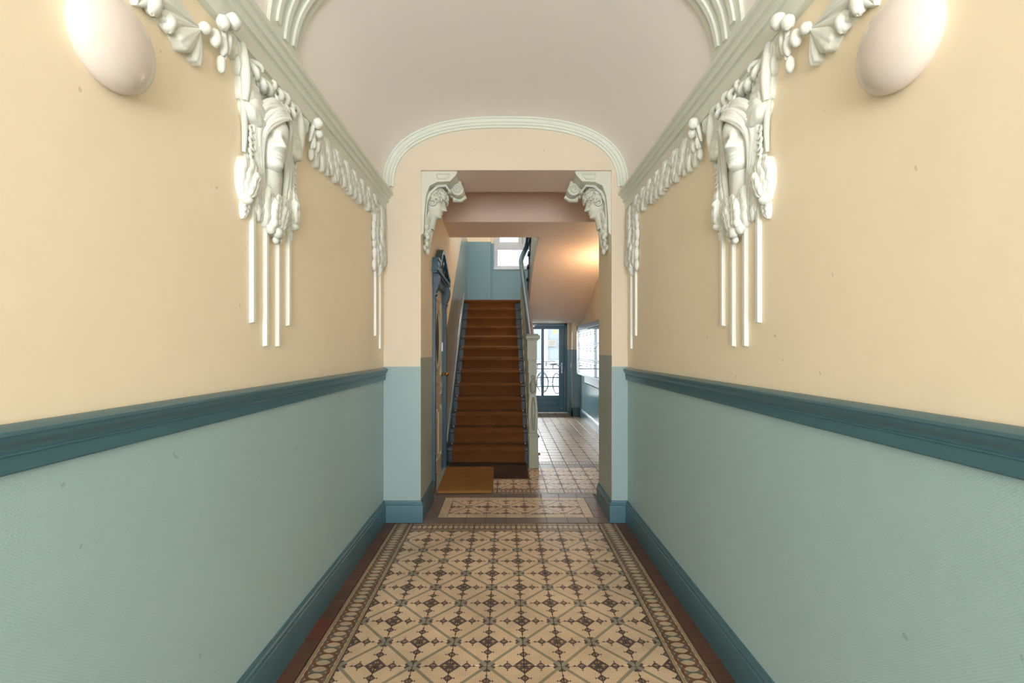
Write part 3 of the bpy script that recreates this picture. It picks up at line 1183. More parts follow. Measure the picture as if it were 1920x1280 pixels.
m.tube([(1.281, DP + 0.01, 1.07), (1.281, DP - 0.035, 1.07), (1.265, DP - 0.045, 1.07), (1.165, DP - 0.045, 1.072)], 0.010, 8)
obj('door_handle', m, 'steel', hp, smooth=True)
m = MB()
m.ball((1.281, DP + 0.006, 0.955), 0.009, 10, 6)
obj('keyhole', m, 'black', hp)
m = MB()
m.box(0.36, 0.66, DP - 0.04, DP + 0.02, 1.945, 1.985, 0.006)
m.box(0.60, 0.70, DP - 0.03, DP - 0.012, 1.99, 2.004, 0.002)
obj('door_closer', m, 'steel', dr)
m = MB()
m.box(1.331, 1.350, DP - 0.018, DP + 0.02, 0.02, 1.0, 0.004)
obj('edge_guard', m, 'greyblock', dr)
m = MB()
m.lathe((1.265, DP + 0.018, 0.10), [(0.016, 0), (0.016, -0.01), (0.008, -0.016)], 12, 'y')
obj('door_stop', m, 'steel', dr)
m = MB()
m.box(DXL, DXR, DP - 0.03, DP + 0.14, -0.006, 0.018, 0.004)
obj('threshold', m, 'steel', dr)

# small things on the wall stub
m = MB()
m.box(1.437, 1.456, 9.96, 10.04, 1.05, 1.13, 0.006)
sw = obj('light_switch', m, 'pvc')
tag(sw, 'small white light switch beside the courtyard door', 'switch')
m = MB()
m.box(1.56, 1.605, 9.855, 9.872, 0.40, 0.44, 0.003)
vt = obj('wall_vent', m, 'greyblock')
tag(vt, 'small grey vent plate low on the wall stub', 'vent')

# ------------------------------------------------------------------ letterboxes
lb = root('letterbox_bank', (1.53, 8.0, 0.95), 'polished steel letterbox bank on the right wall of the rear passage', 'letterbox')
LX, LY0, LY1, LZ0, LZ1 = 1.465, 6.35, 9.15, 0.95, 1.905
m = MB()
m.box(LX, HX - 0.002, LY0, LY1, LZ0, LZ1)
obj('casing', m, 'steel', lb)
m = MB()
for y in (LY0, LY1 - 0.12):
    m.box(LX - 0.03, LX, y, y + 0.12, LZ0, LZ1, 0.004)
m.box(LX - 0.03, LX, LY0, LY1, LZ1 - 0.085, LZ1, 0.004)
m.box(LX - 0.03, LX, LY0, LY1, LZ0, LZ0 + 0.03, 0.004)
obj('surround', m, 'steel', lb)
NC, NR = 7, 3
cw = (LY1 - LY0 - 0.24) / NC
rh = (LZ1 - LZ0 - 0.115) / NR
for i in range(NC):
    for j in range(NR):
        y0 = LY0 + 0.12 + i * cw
        z0 = LZ0 + 0.03 + j * rh
        m = MB()
        m.box(LX - 0.014, LX + 0.002, y0 + 0.005, y0 + cw - 0.005, z0 + 0.005, z0 + rh - 0.034, 0.002)
        d_ = obj('box_door', m, 'mirror', lb)
        m = MB()
        m.prism([(LX - 0.018, z0 + rh - 0.010), (LX - 0.018, z0 + rh - 0.024), (LX - 0.01, z0 + rh - 0.030), (LX, z0 + rh - 0.030), (LX, z0 + rh - 0.005)], 'y', y0 + 0.005, y0 + cw - 0.005)
        obj('slot_flap', m, 'mirror', d_)
        m = MB()
        m.lathe((LX - 0.014, y0 + cw * 0.5, z0 + rh - 0.085), [(0.008, 0.0), (0.008, -0.006), (0.004, -0.008)], 10, 'x')
        obj('lock', m, 'black', d_)
        m = MB()
        m.box(LX - 0.017, LX - 0.013, y0 + cw * 0.5 - 0.03, y0 + cw * 0.5 + 0.03, z0 + rh - 0.135, z0 + rh - 0.115)
        obj('name_plate', m, 'pvc', d_)
tr = root('leaflet_tray', (1.53, 7.6, 0.82), 'shallow steel leaflet tray hung below the letterboxes', 'tray')
m = MB()
m.box(LX + 0.02, HX - 0.003, 6.5, 8.55, 0.81, 0.822)
m.box(LX + 0.02, LX + 0.03, 6.5, 8.55, 0.81, 0.935)
for y in (6.5, 7.5, 8.54):
    m.box(LX + 0.02, HX - 0.003, y, y + 0.01, 0.81, 0.935)
obj('tray_body', m, 'steel', tr)

# ------------------------------------------------------------------ apartment door in the left wall
ad = root('door_1', (lwx(4.95), 4.95, 0), 'cream apartment door in teal frame with carved pediment', 'door', kind='structure')


def onwall(m, poly, h0, h1):
    """polygon in (y,z) on the left hall wall, standing from h0 to h1 off it"""
    n = len(poly)
    area = sum(poly[i][0] * poly[(i + 1) % n][1] - poly[(i + 1) % n][0] * poly[i][1] for i in range(n))
    vs = [(lwx(y) + h0, y, z) for y, z in poly] + [(lwx(y) + h1, y, z) for y, z in poly]
    fs = [(i, (i + 1) % n, n + (i + 1) % n, n + i) for i in range(n)] + [tuple(range(n))[::-1], tuple(range(n, 2 * n))]
    m.add(vs, fs, area < 0)


def wbox(m, y0, y1, z0, z1, h0, h1):
    onwall(m, [(y0, z0), (y1, z0), (y1, z1), (y0, z1)], h0, h1)


m = MB()
for y in (4.415, 5.425):
    wbox(m, y, y + 0.11, 0, 2.17, -0.10, 0.018)
    wbox(m, y + 0.02, y + 0.09, 0.2, 2.02, 0.015, 0.026)
    wbox(m, y - 0.004, y + 0.114, 0, 0.2, 0.01, 0.028)
wbox(m, 4.419, 5.531, 2.11, 2.20, -0.09, 0.021)
obj('door_frame', m, 'teal_dark', ad)
for y in (4.415, 5.425):         # carved brackets under the cornice
    m = MB()
    pr = [(0.018, 1.93), (0.03, 1.94), (0.026, 1.96), (0.042, 1.98), (0.034, 2.0), (0.05, 2.03), (0.066, 2.08), (0.072, 2.13), (0.064, 2.17), (0.018, 2.19)]
    n = len(pr)
    vs = [(lwx(y) + h, y + 0.005, z) for h, z in pr] + [(lwx(y + .1) + h, y + 0.105, z) for h, z in pr]
    m.add(vs, [(i, (i + 1) % n, n + (i + 1) % n, n + i) for i in range(n)] + [tuple(range(n))[::-1], tuple(range(n, 2 * n))], True)
    obj('bracket', m, 'teal_dark', ad, smooth=True, sharp=40)
m = MB()
wbox(m, 4.38, 5.56, 2.185, 2.21, 0, 0.05)
wbox(m, 4.36, 5.58, 2.205, 2.24, 0, 0.066)
wbox(m, 4.404, 5.55, 2.239, 2.258, 0.0005, 0.05)
obj('cornice', m, 'teal_dark', ad)
# tympanum and swan-neck arch
arc = [(4.40, 2.26), (4.40, 2.30), (4.50, 2.30), (4.56, 2.29), (4.62, 2.31), (4.70, 2.37), (4.80, 2.45), (4.90, 2.485), (5.0, 2.475), (5.10, 2.43), (5.22, 2.36), (5.36, 2.31), (5.52, 2.29), (5.55, 2.26)]
m = MB()
onwall(m, [(4.408, 2.255), (4.408, 2.30)] + arc[2:-1] + [(5.54, 2.255)], 0.001, 0.03)
obj('tympanum', m, 'teal_dark', ad)
m = MB()
wbox(m, 4.40, 4.56, 2.255, 2.33, 0, 0.06)
wbox(m, 4.395, 4.565, 2.31, 2.335, 0, 0.07)
obj('end_block', m, 'teal_dark', ad)
m = MB()
top = [(4.58, 2.31), (4.63, 2.36), (4.70, 2.43), (4.78, 2.485), (4.86, 2.51), (4.95, 2.51), (5.04, 2.485), (5.13, 2.44), (5.24, 2.385), (5.36, 2.335), (5.48, 2.305), (5.57, 2.30)]
bot = [(y, z - 0.05) for y, z in top]
for i in range(len(top) - 1):
    onwall(m, [bot[i], bot[i + 1], top[i + 1], top[i]], 0, 0.068)
    onwall(m, [(bot[i][0], bot[i][1] - 0.02), (bot[i + 1][0], bot[i + 1][1] - 0.02), bot[i + 1], bot[i]], 0, 0.048)
obj('swan_neck_arch', m, 'teal_dark', ad)
m = MB()
m.lathe((lwx(4.93) + 0.03, 4.93, 2.37), [(0.045, 0), (0.045, 0.012), (0.03, 0.024), (0.012, 0.03)], 14, 'x')
m.lathe((lwx(5.15) + 0.03, 5.15, 2.31), [(0.028, 0), (0.022, 0.012), (0.008, 0.016)], 12, 'x')
m.lathe((lwx(4.72) + 0.03, 4.72, 2.31), [(0.028, 0), (0.022, 0.012), (0.008, 0.016)], 12, 'x')
obj('carved_rosettes', m, 'teal_dark', ad, smooth=True, sharp=40)
# leaf
m = MB()
y0, y1 = 4.525, 5.425
wbox(m, y0, y1, 0.03, 2.11, -0.075, -0.035)
for a, b, c, d_ in ((y0, y0 + 0.11, 0.03, 2.11), (y1 - 0.11, y1, 0.03, 2.11), (y0, y1, 0.03, 0.22), (y0, y1, 0.80, 0.92), (y0, y1, 1.06, 1.14), (y0, y1, 1.98, 2.11), (4.95, 5.0, 0.2, 0.82)):
    wbox(m, a, b, c, d_, -0.04, -0.018)
lf = obj('door_leaf', m, 'doorcream', ad)
for a, b, c, d_ in ((y0 + 0.13, 4.93, 0.25, 0.77), (5.02, y1 - 0.13, 0.25, 0.77), (y0 + 0.13, y1 - 0.13, 0.94, 1.04)):
    m = MB()
    wbox(m, a, b, c, d_, -0.037, -0.024)
    wbox(m, a + 0.03, b - 0.03, c + 0.03, d_ - 0.03, -0.03, -0.012)
    obj('panel', m, 'doorcream', lf)
# oval light and its frame
yo, zo = 4.975, 1.56
m = MB()
ov = []
for k in range(36):
    th = 2 * pi * k / 36
    ov.append((yo + 0.26 * cos(th), zo + 0.36 * sin(th)))
for k in range(36):
    a, b = ov[k], ov[(k + 1) % 36]
    sc = 0.86
    ai, bi = (yo + (a[0] - yo) * sc, zo + (a[1] - zo) * sc), (yo + (b[0] - yo) * sc, zo + (b[1] - zo) * sc)
    onwall(m, [a, b, bi, ai], -0.037, -0.006)
obj('oval_frame', m, 'doorcream', lf, smooth=True, sharp=35)
m = MB()
onwall(m, [(yo + (a[0] - yo) * 0.87, zo + (a[1] - zo) * 0.87) for a in ov], -0.036, -0.030)
obj('oval_pane', m, 'black', lf)
m = MB()
x = lwx(5.36) - 0.018
m.lathe((x, 5.36, 1.15), [(0.022, 0), (0.022, 0.006), (0.009, 0.012), (0.009, 0.04), (0.022, 0.05), (0.026, 0.062), (0.018, 0.076), (0.004, 0.08)], 14, 'x')
obj('door_knob', m, 'brass', lf, smooth=True, sharp=50)
m = MB()
wbox(m, 5.38, 5.42, 1.42, 1.52, -0.02, -0.008)
obj('lock_plate', m, 'steel', lf)
m = MB()
wbox(m, 4.41, 5.54, 0, 0.028, -0.10, 0.03)
obj('threshold', m, 'hall_grey', ad)
# ------------------------------------------------------------------ mats
m = MB()
m.box(-0.706, -0.133, 4.525, 5.49, 0.001, 0.024, 0.008)
bm = m
# rounded corners
mm = MB()
cx0, cx1, cy0, cy1, rr = -0.706, -0.133, 4.53, 5.48, 0.035


def rrect(x0, x1, y0, y1, r, n=5):
    pts = []
    for (cx, cy, a0) in ((x1 - r, y1 - r, 0), (x0 + r, y1 - r, pi / 2), (x0 + r, y0 + r, pi), (x1 - r, y0 + r, 1.5 * pi)):
        for k in range(n + 1):
            a = a0 + pi / 2 * k / n
            pts.append((cx + r * cos(a), cy + r * sin(a)))
    return pts


lay = [(0.0, 0.005), (0.0, 0.020), (0.006, 0.026)]
rings = [[(p[0], p[1], z) for p in rrect(cx0 + i, cx1 - i, cy0 + i, cy1 - i, rr)] for i, z in lay]
n = len(rings[0])
vs = [p for r in rings for p in r]
fs = [(k * n + i, k * n + (i + 1) % n, k * n + n + (i + 1) % n, k * n + n + i) for k in range(2) for i in range(n)]
fs += [tuple(range(n))[::-1], tuple(range(2 * n, 3 * n))]
mm.add(vs, fs)
dm = obj('door_mat', mm, 'mat', smooth=True, sharp=40)
dm.rotation_euler = (0, 0, 0.012)
tag(dm, 'thick brown coir doormat in front of the apartment door', 'doormat')
sg_ = root('foot_grating', (-0.2, 5.35, 0), 'dark recessed foot grating set in the floor before the stairs', 'grating')
m = MB()
gx0, gx1, gy0, gy1 = -0.70, 0.272, 5.03, 5.70
for a, b, c, d_ in ((gx0, gx1, gy0, gy0 + 0.012), (gx1 - 0.012, gx1, gy0, gy1), (gx0, gx0 + 0.012, gy0, gy1)):
    m.box(a, b, c, d_, -0.006, 0.004)
obj('rim', m, 'rod', sg_)
m = MB()
m.box(gx0 + 0.012, gx1 - 0.012, gy0 + 0.012, gy1, -0.006, -0.002)
nbar = 40
for i in range(nbar):
    x = gx0 + 0.02 + (gx1 - gx0 - 0.04) * i / (nbar - 1)
    m.box(x - 0.006, x + 0.006, gy0 + 0.013, gy1, -0.003, 0.003)
MT['grate'] = mat_coir('scraper_fibre', (84, 66, 54), (52, 42, 36), False)
obj('scraper_bars', m, 'grate', sg_)

# ------------------------------------------------------------------ wall lamps
for sg, sd in ((-1, 'left'), (1, 'right')):
    lr = root('wall_lamp', (sg * WX, 1.155, 2.22), 'egg shaped opal glass wall lamp on the %s yellow wall' % sd, 'lamp')
    m = MB()
    m.ball((sg * 1.0, 1.155, 2.22), (0.062, 0.116, 0.118), 40, 24)
    sh = obj('lamp_shade', m, 'opal', lr, smooth=True)
    m = MB()
    m.lathe((sg * 1.022, 1.155, 2.22), [(0.085, 0), (0.085, -sg * 0.01)], 24, 'x')
    obj('mounting_plate', m, 'pvc', lr)

# ------------------------------------------------------------------ stucco ornament
# relief space: a = along the wall (towards the stairs), z = up, h = out of the wall


class Wall:
    def __init__(s, sg, yc):
        s.sg, s.yc = sg, yc

    def P(s, a, z, h):
        return (s.sg * (WX - h), s.yc + a, z)

    @property
    def flip(s):
        return s.sg > 0


def leaf(W, a0, z0, ang, L, wd, h0, bend=0.0, curl=0.0, hb=0.0, veins=5, NT_=12):
    """lanceolate relief leaf with midrib and side veins, standing on the wall"""
    m = MB()
    rows = []
    NU = max(12, veins * 4)
    for i in range(-1, NU + 2):
        s = min(max(i, 0), NU) / NU
        th = ang + bend * s
        ca = a0 + L * s * cos(ang + bend * s * 0.5)
        cz = z0 + L * s * sin(ang + bend * s * 0.5)
        w_ = wd * (sin(pi * min(1, 0.05 + 0.95 * s) ** 0.9) ** 0.65) * (1 + 0.035 * cos(s * veins * 2 * pi)) + 0.001
        row = []
        for k in range(-1, NT_ + 2):
            t = -1 + 2 * min(max(k, 0), NT_) / NT_
            if k in (-1, NT_ + 1) or i in (-1, NU + 1):
                hh = -0.006
            else:
                env = min(1, s * 5) * min(1, (1 - s) * 5)
                hh = hb * (0.5 + 0.5 * env) + h0 * (0.22 + 0.50 * sqrt(max(0, 1 - t ** 4)) * (0.45 + 0.55 * env) - 0.16 * exp(-(t / 0.10) ** 2))
                hh += h0 * 0.10 * cos((s * veins - abs(t) * 0.9) * 2 * pi) * min(1, abs(t) * 3) * env
                hh += curl * s * s
            row.append(W.P(ca - sin(th) * t * w_, cz + cos(th) * t * w_, hh))
        rows.append(row)
    m.grid(rows, flip=not W.flip)
    return m


def fan(W, a0, z0, g0, g1, R, lobes, h0, hb=0.006, veins=5, stretch=1.0, NR_=9):
    """fan leaf radiating from (a0,z0), between angles g0 and g1"""
    m = MB()
    n = lobes * 9
    rows = []
    for i in range(NR_ + 2):
        r = min(i, NR_) / NR_
        row = []
        for k in range(-1, n + 2):
            tau = min(max(k, 0), n) / n
            g = g0 + (g1 - g0) * tau
            lb_ = abs(sin(lobes * pi * tau)) ** 0.6
            RR = R * (0.80 + 0.20 * lb_) * (1 + 0.02 * sin(tau * 41))
            RR *= stretch ** (abs(cos(g)))
            if i == NR_ + 1 or k in (-1, n + 1):
                hh = -0.006
            else:
                hh = hb + h0 * (0.30 + 0.70 * r ** 0.8) * (0.50 + 0.50 * lb_)
                hh += h0 * 0.10 * cos(tau * lobes * veins * 2 * pi) * r
                hh -= h0 * 0.45 * max(0, r - 0.8) / 0.2 * 0.6
            row.append(W.P(a0 + cos(g) * RR * r, z0 + sin(g) * RR * r, hh))
        rows.append(row)
    m.grid(rows, flip=not W.flip)
    return m


def lerp_tab(tab, z):
    if z <= tab[0][0]: return tab[0][1]
    for (a, b), (c, d_) in zip(tab, tab[1:]):
        if z <= c:
            t = (z - a) / (c - a)
            t = t * t * (3 - 2 * t) * 0.5 + t * 0.5
            return b + (d_ - b) * t
    return tab[-1][1]


F_T = [(0, 0.20), (0.02, 0.285), (0.06, 0.335), (0.10, 0.345), (0.14, 0.335), (0.205, 0.335), (0.285, 0.340), (0.42, 0.342), (0.49, 0.330), (0.535, 0.348), (0.58, 0.370), (0.68, 0.375), (0.80, 0.34), (0.9, 0.25), (0.97, 0.13), (1.0, 0.01)]
N_T = [(0.265, 0.0), (0.295, 0.055), (0.322, 0.135), (0.345, 0.142), (0.42, 0.100), (0.49, 0.066), (0.54, 0.034), (0.62, 0.0)]
W_T = [(0, 0.09), (0.04, 0.15), (0.12, 0.20), (0.25, 0.255), (0.40, 0.285), (0.55, 0.305), (0.70, 0.31), (0.84, 0.27), (0.94, 0.165), (1.0, 0.01)]
B_T = [(0, 0.05), (0.1, 0.12), (0.25, 0.22), (0.4, 0.32), (0.6, 0.42), (0.8, 0.38), (0.93, 0.22), (1.0, 0.01)]


def head_r(th, z):
    """radius of the head at bearing th (0 = straight ahead), height z in head units"""
    f = lerp_tab(F_T, z) if abs(th) <= pi / 2 else lerp_tab(B_T, z)
    w_ = lerp_tab(W_T, z)
    c, s_ = cos(th), sin(th)
    n = 2.25
    r = 1.0 / ((abs(c) / f) ** n + (abs(s_) / w_) ** n) ** (1 / n)
    if abs(th) < 1.6:
        r += lerp_tab(N_T, z) * exp(-(th / (0.16 if z > 0.38 else 0.23)) ** 2)
        for sg in (-1, 1):   # eye sockets, lids, cheekbones, nostril wings
            dth = (th - sg * 0.43)
            r -= 0.080 * exp(-(dth / 0.19) ** 2 - ((z - 0.492) / 0.038) ** 2)
            r += 0.052 * exp(-(dth / 0.13) ** 2 - ((z - 0.482) / 0.019) ** 2)
            r += 0.012 * exp(-(dth / 0.22) ** 2 - ((z - 0.545) / 0.016) ** 2)
            r += 0.012 * exp(-((th - sg * 0.62) / 0.22) ** 2 - ((z - 0.38) / 0.06) ** 2)
            r += 0.022 * exp(-((th - sg * 0.20) / 0.09) ** 2 - ((z - 0.312) / 0.022) ** 2)
        lip = exp(-(th / 0.23) ** 2)
        r += lip * (0.030 * exp(-((z - 0.232) / 0.016) ** 2) + 0.034 * exp(-((z - 0.178) / 0.018) ** 2) + 0.018 * exp(-((z - 0.205) / 0.05) ** 2))
        r -= 0.022 * exp(-((z - 0.205) / 0.009) ** 2) * exp(-(th / 0.34) ** 2)
        r += 0.022 * exp(-((z - 0.075) / 0.04) ** 2) * exp(-(th / 0.35) ** 2)
    return r


ZS = sorted(set([i / 40 for i in range(41)] + [0.16 + i * 0.0085 for i in range(24)] + [0.45 + i * 0.01 for i in range(10)]))


def mask_face(W, a, z, S, hoff, yaw=0.0, t1=1.62):
    m = MB()
    NTh = 44
    rows = []
    for zz in ZS:
        row = []
        for k in range(NTh + 1):
            th = -t1 + 2 * t1 * k / NTh
            r = head_r(th, zz) * S
            row.append(W.P(a + r * sin(th + yaw), z + zz * S, hoff + r * cos(th + yaw)))
        rows.append(row)
    m.grid(rows, flip=W.flip)
    return m


def strands(W, m, lines, n=7):
    for pts, rr in lines:
        P = []
        q = 14
        # Catmull-Rom through the points
        c = [pts[0]] + list(pts) + [pts[-1]]
        for i in range(1, len(c) - 2):
            for k in range(q // 2):
                t = k / (q // 2)
                P.append([0.5 * (2 * c[i][d] + (c[i + 1][d] - c[i - 1][d]) * t + (2 * c[i - 1][d] - 5 * c[i][d] + 4 * c[i + 1][d] - c[i + 2][d]) * t * t + (-c[i - 1][d] + 3 * c[i][d] - 3 * c[i + 1][d] + c[i + 2][d]) * t ** 3) for d in range(3)])
        P.append(list(pts[-1]))
        rs = [rr * (0.45 + 0.55 * sin(pi * (0.12 + 0.80 * i / (len(P) - 1)))) for i in range(len(P))]
        m.tube([W.P(*p) for p in P], rs, n)


def bar(W, par, a, zt, zb_, hw=0.0115, hh=0.016):
    m = MB()
    p = W.P
    vs = [p(a - hw, zb_, -0.003), p(a + hw, zb_, -0.003), p(a + hw, zt, -0.003), p(a - hw, zt, -0.003),
          p(a - hw * 0.7, zb_ + 0.004, hh), p(a + hw * 0.7, zb_ + 0.004, hh), p(a + hw * 0.7, zt, hh), p(a - hw * 0.7, zt, hh)]
    m.add(vs, [(4, 5, 6, 7), (0, 1, 5, 4), (1, 2, 6, 5), (2, 3, 7, 6), (3, 0, 4, 7)], flip=not W.flip)
    obj('pendant_bar', m, 'stucco', par)


def knot(W, par, a, dirn):
    """cluster of buds hung from the cornice"""
    for (da, z, h, ra, rz, rh, q) in ((-0.004, 2.592, 0.062, 0.031, 0.031, 0.028, 1), (0.036, 2.560, 0.052, 0.026, 0.028, 0.024, 2), (0.050, 2.497, 0.034, 0.022, 0.034, 0.021, 3), (0.006, 2.50, 0.034, 0.017, 0.038, 0.018, 4), (0.002, 2.438, 0.024, 0.017, 0.034, 0.017, 5)):
        m = MB()
        c = W.P(a + dirn * da, z, h)
        m.ball(c, (rh * 0.9, ra * 0.86, rz * 0.92), 14, 10, 0.07, q)
        obj('bud', m, 'stucco', par, smooth=True)
    m = MB()
    strands(W, m, [([(a, 2.60, 0.04), (a - dirn * 0.02, 2.545, 0.04), (a - dirn * 0.028, 2.49, 0.03)], 0.010), ([(a + dirn * 0.02, 2.58, 0.04), (a + dirn * 0.005, 2.53, 0.036), (a - dirn * 0.01, 2.46, 0.03)], 0.009)])
    obj('tie', m, 'stucco', par, smooth=True)


def relief(sg, yc, label):
    W = Wall(sg, yc)
    rt = root('mask_relief', W.P(0, 1.95, 0), label, 'relief', 'stucco mask reliefs on the yellow walls')
    add = lambda nm, m, par=rt: obj(nm, m, 'stucco', par, smooth=True, sharp=70)
    m = MB()
    pts = [(-0.215, 2.60), (-0.235, 2.39), (-0.20, 2.22), (-0.19, 2.05), (-0.06, 1.95), (0.0, 1.93), (0.06, 1.95), (0.15, 2.05), (0.17, 2.22), (0.20, 2.40), (0.205, 2.60)]
    n = len(pts)
    vs = [W.P(a, z, -0.002) for a, z in pts] + [W.P(a * 0.95, z, 0.012) for a, z in pts]
    m.add(vs, [(i, (i + 1) % n, n + (i + 1) % n, n + i) for i in range(n)] + [tuple(range(n, 2 * n))], flip=not W.flip)
    obj('backing', m, 'stucco', rt)
    add('face', mask_face(W, -0.030, 2.188, 0.278, -0.012, -0.45))
    m = MB()
    rows = []
    for i in range(9):
        zz = 2.03 + i * 0.026
        hw = 0.062 - 0.016 * sin(pi * i / 8 * 0.8)
        rows.append([W.P(-0.020 - 0.012 * i / 8 + hw * sin(t), zz, 0.010 + 0.034 * cos(t) + 0.010 * i / 8) for t in [-1.57 + 3.14 * k / 14 for k in range(15)]])
    m.grid(rows, flip=W.flip)
    add('neck', m)
    # hair: combed locks parted above the forehead, sweeping past the cheeks
    mixp = lambda p, q, f: [tuple(a_ + (b_ - a_) * f for a_, b_ in zip(u_, v_)) for u_, v_ in zip(p, q)]
    m = MB()
    L = []
    n_in = [(-0.035, 2.415, 0.098), (-0.080, 2.392, 0.088), (-0.118, 2.345, 0.062), (-0.132, 2.285, 0.040), (-0.122, 2.215, 0.028), (-0.098, 2.14, 0.022), (-0.085, 2.05, 0.018)]
    n_out = [(-0.025, 2.490, 0.052), (-0.085, 2.475, 0.052), (-0.150, 2.420, 0.038), (-0.172, 2.345, 0.026), (-0.168, 2.255, 0.020), (-0.140, 2.16, 0.018), (-0.120, 2.06, 0.016)]
    f_in = [(-0.025, 2.420, 0.096), (0.018, 2.405, 0.080), (0.050, 2.355, 0.056), (0.072, 2.290, 0.036), (0.082, 2.21, 0.026), (0.078, 2.13, 0.022), (0.070, 2.04, 0.018)]
    f_out = [(-0.015, 2.495, 0.052), (0.045, 2.485, 0.050), (0.105, 2.43, 0.034), (0.140, 2.35, 0.024), (0.148, 2.26, 0.020), (0.138, 2.16, 0.018), (0.122, 2.05, 0.016)]
    for q in range(11):
        f = q / 10
        for p_, q_ in ((n_in, n_out), (f_in, f_out)):
            pts_ = mixp(p_, q_, f)
            pts_ = [(x_ + 0.004 * sin(k_ * 2.0 + q), y_ + 0.004 * cos(k_ * 1.7 + q * 1.3), h_ + 0.003 * (q % 2)) for k_, (x_, y_, h_) in enumerate(pts_)]
            L.append((pts_, 0.0105 + 0.002 * (q % 3)))
    strands(W, m, L, 8)
    add('hair', m)
    # curls beside the cheeks
    for s_, ac in ((-1, -0.192), (1, 0.165)):
        for q in range(6):
            m = MB()
            cc = ac + 0.008 * (q % 2)
            rr_ = 0.017 if q % 2 else 0.014
            ring = []
            for k in range(12):
                t = 2 * pi * k / 12 * 0.9
                ring.append(W.P(cc + rr_ * (1 - k * 0.03) * cos(t), 2.300 - 0.022 * q + rr_ * (1 - k * 0.03) * sin(t), 0.020 + 0.0008 * k))
            m.tube(ring, 0.0065, 6)
            add('curl', m)
    for s_, ac in ((-1, -0.243), (1, 0.215)):
        mir = lambda an: an if s_ < 0 else pi - an
        m = MB()
        strands(W, m, [([(ac, 2.60, 0.02), (ac + s_ * 0.004, 2.53, 0.030), (ac + s_ * 0.002, 2.45, 0.034), (ac, 2.385, 0.030)], 0.020),
                       ([(ac, 2.40, 0.02), (ac - s_ * 0.014, 2.34, 0.018), (ac - s_ * 0.026, 2.28, 0.014), (ac - s_ * 0.024, 2.20, 0.012)], 0.012)])
        add('stalk', m)
        for (an, Ln, wd, hb, hh) in ((1.50, 0.20, 0.030, 0.010, 0.020), (1.22, 0.18, 0.036, 0.016, 0.022), (0.78, 0.140, 0.044, 0.026, 0.020), (0.30, 0.125, 0.046, 0.034, 0.020), (-0.30, 0.135, 0.048, 0.042, 0.022)):
            an_ = mir(an)
            add('petal', leaf(W, ac - s_ * 0.006, 2.390, an_, Ln, wd, hh, hb=hb, veins=3, bend=(-0.15 if s_ < 0 else 0.15)))
        # lower flower: knob below, petals opening upwards
        kc = -0.222 if s_ < 0 else 0.165
        for (an, Ln, wd, hb) in ((1.66, 0.165, 0.030, 0.010), (1.42, 0.170, 0.032, 0.020), (1.16, 0.175, 0.032, 0.012), (1.30, 0.13, 0.020, 0.034)):
            add('petal', leaf(W, kc, 2.015, mir(an), Ln, wd, 0.026, hb=hb, curl=0.015, veins=3))
        m = MB()
        m.ball(W.P(kc, 2.015, 0.024), (0.024, 0.021, 0.018), 12, 8, 0.05, 2)
        add('knob', m)
        add('leaf', leaf(W, kc - s_ * 0.03, 2.05, -pi / 2 - s_ * -0.25, 0.11, 0.024, 0.030))
    # tulip leaves at the foot
    for (a0, z0, ang_, Ln, wd, hb) in ((-0.060, 1.955, 1.72, 0.17, 0.032, 0.022), (0.030, 1.955, 1.42, 0.17, 0.032, 0.022), (-0.105, 1.965, 1.80, 0.16, 0.030, 0.010), (0.075, 1.965, 1.30, 0.16, 0.030, 0.010),
                                      (-0.030, 1.94, 1.75, 0.145, 0.028, 0.038), (0.002, 1.94, 1.35, 0.14, 0.028, 0.038), (-0.135, 1.99, 1.62, 0.19, 0.022, 0.012), (0.10, 2.00, 1.52, 0.19, 0.022, 0.012), (-0.015, 1.99, 1.57, 0.13, 0.03, 0.026)):
        add('leaf', leaf(W, a0, z0, ang_, Ln, wd, 0.024, hb=hb, curl=0.018))
    for (a0, z0, h, r_) in ((-0.010, 1.945, 0.036, 0.026), (-0.05, 1.950, 0.028, 0.024), (0.03, 1.950, 0.028, 0.024), (0.004, 1.915, 0.022, 0.017), (0.048, 1.925, 0.02, 0.013)):
        m = MB()
        m.ball(W.P(a0, z0, h), (r_ * 0.8, r_, r_), 12, 8, 0.08, a0 * 90)
        add('bud', m)
    # ribbon of curled petals under the cornice
    for q, a0 in enumerate((-0.165, -0.115, -0.065, -0.01, 0.045, 0.095, 0.145)):
        m = MB()
        ring = [W.P(a0 + 0.028 * cos(t), 2.545 - 0.012 * (q % 2) + 0.030 * sin(t), 0.030 + 0.014 * sin(2 * t)) for t in [0.4 + q + 5.2 * k / 14 for k in range(15)]]
        m.tube(ring, [0.006 + 0.009 * sin(pi * k / 14) for k in range(15)], 7)
        add('ribbon_curl', m)
        add('petal', leaf(W, a0 + 0.02, 2.575, -1.3 - 0.25 * (q % 2), 0.085, 0.026, 0.024, hb=0.012, veins=2))
    # hanging folds between flower and buds
    for s_ in (-1, 1):
        for q in range(4):
            a0 = s_ * (0.235 + 0.024 * q)
            add('leaf', leaf(W, a0, 2.60, -pi / 2 - s_ * 0.06, 0.225 - 0.045 * q, 0.017, 0.026, bend=s_ * -0.25, hb=0.012, veins=2))
        knot(W, rt, s_ * (0.352 if s_ > 0 else 0.375), s_)
    for a0, zt, zb_ in ((-0.150, 2.06, 1.545), (-0.050, 1.97, 1.452), (0.052, 1.94, 1.452), (0.148, 2.06, 1.548)):
        bar(W, rt, a0, zt, zb_)
    return rt


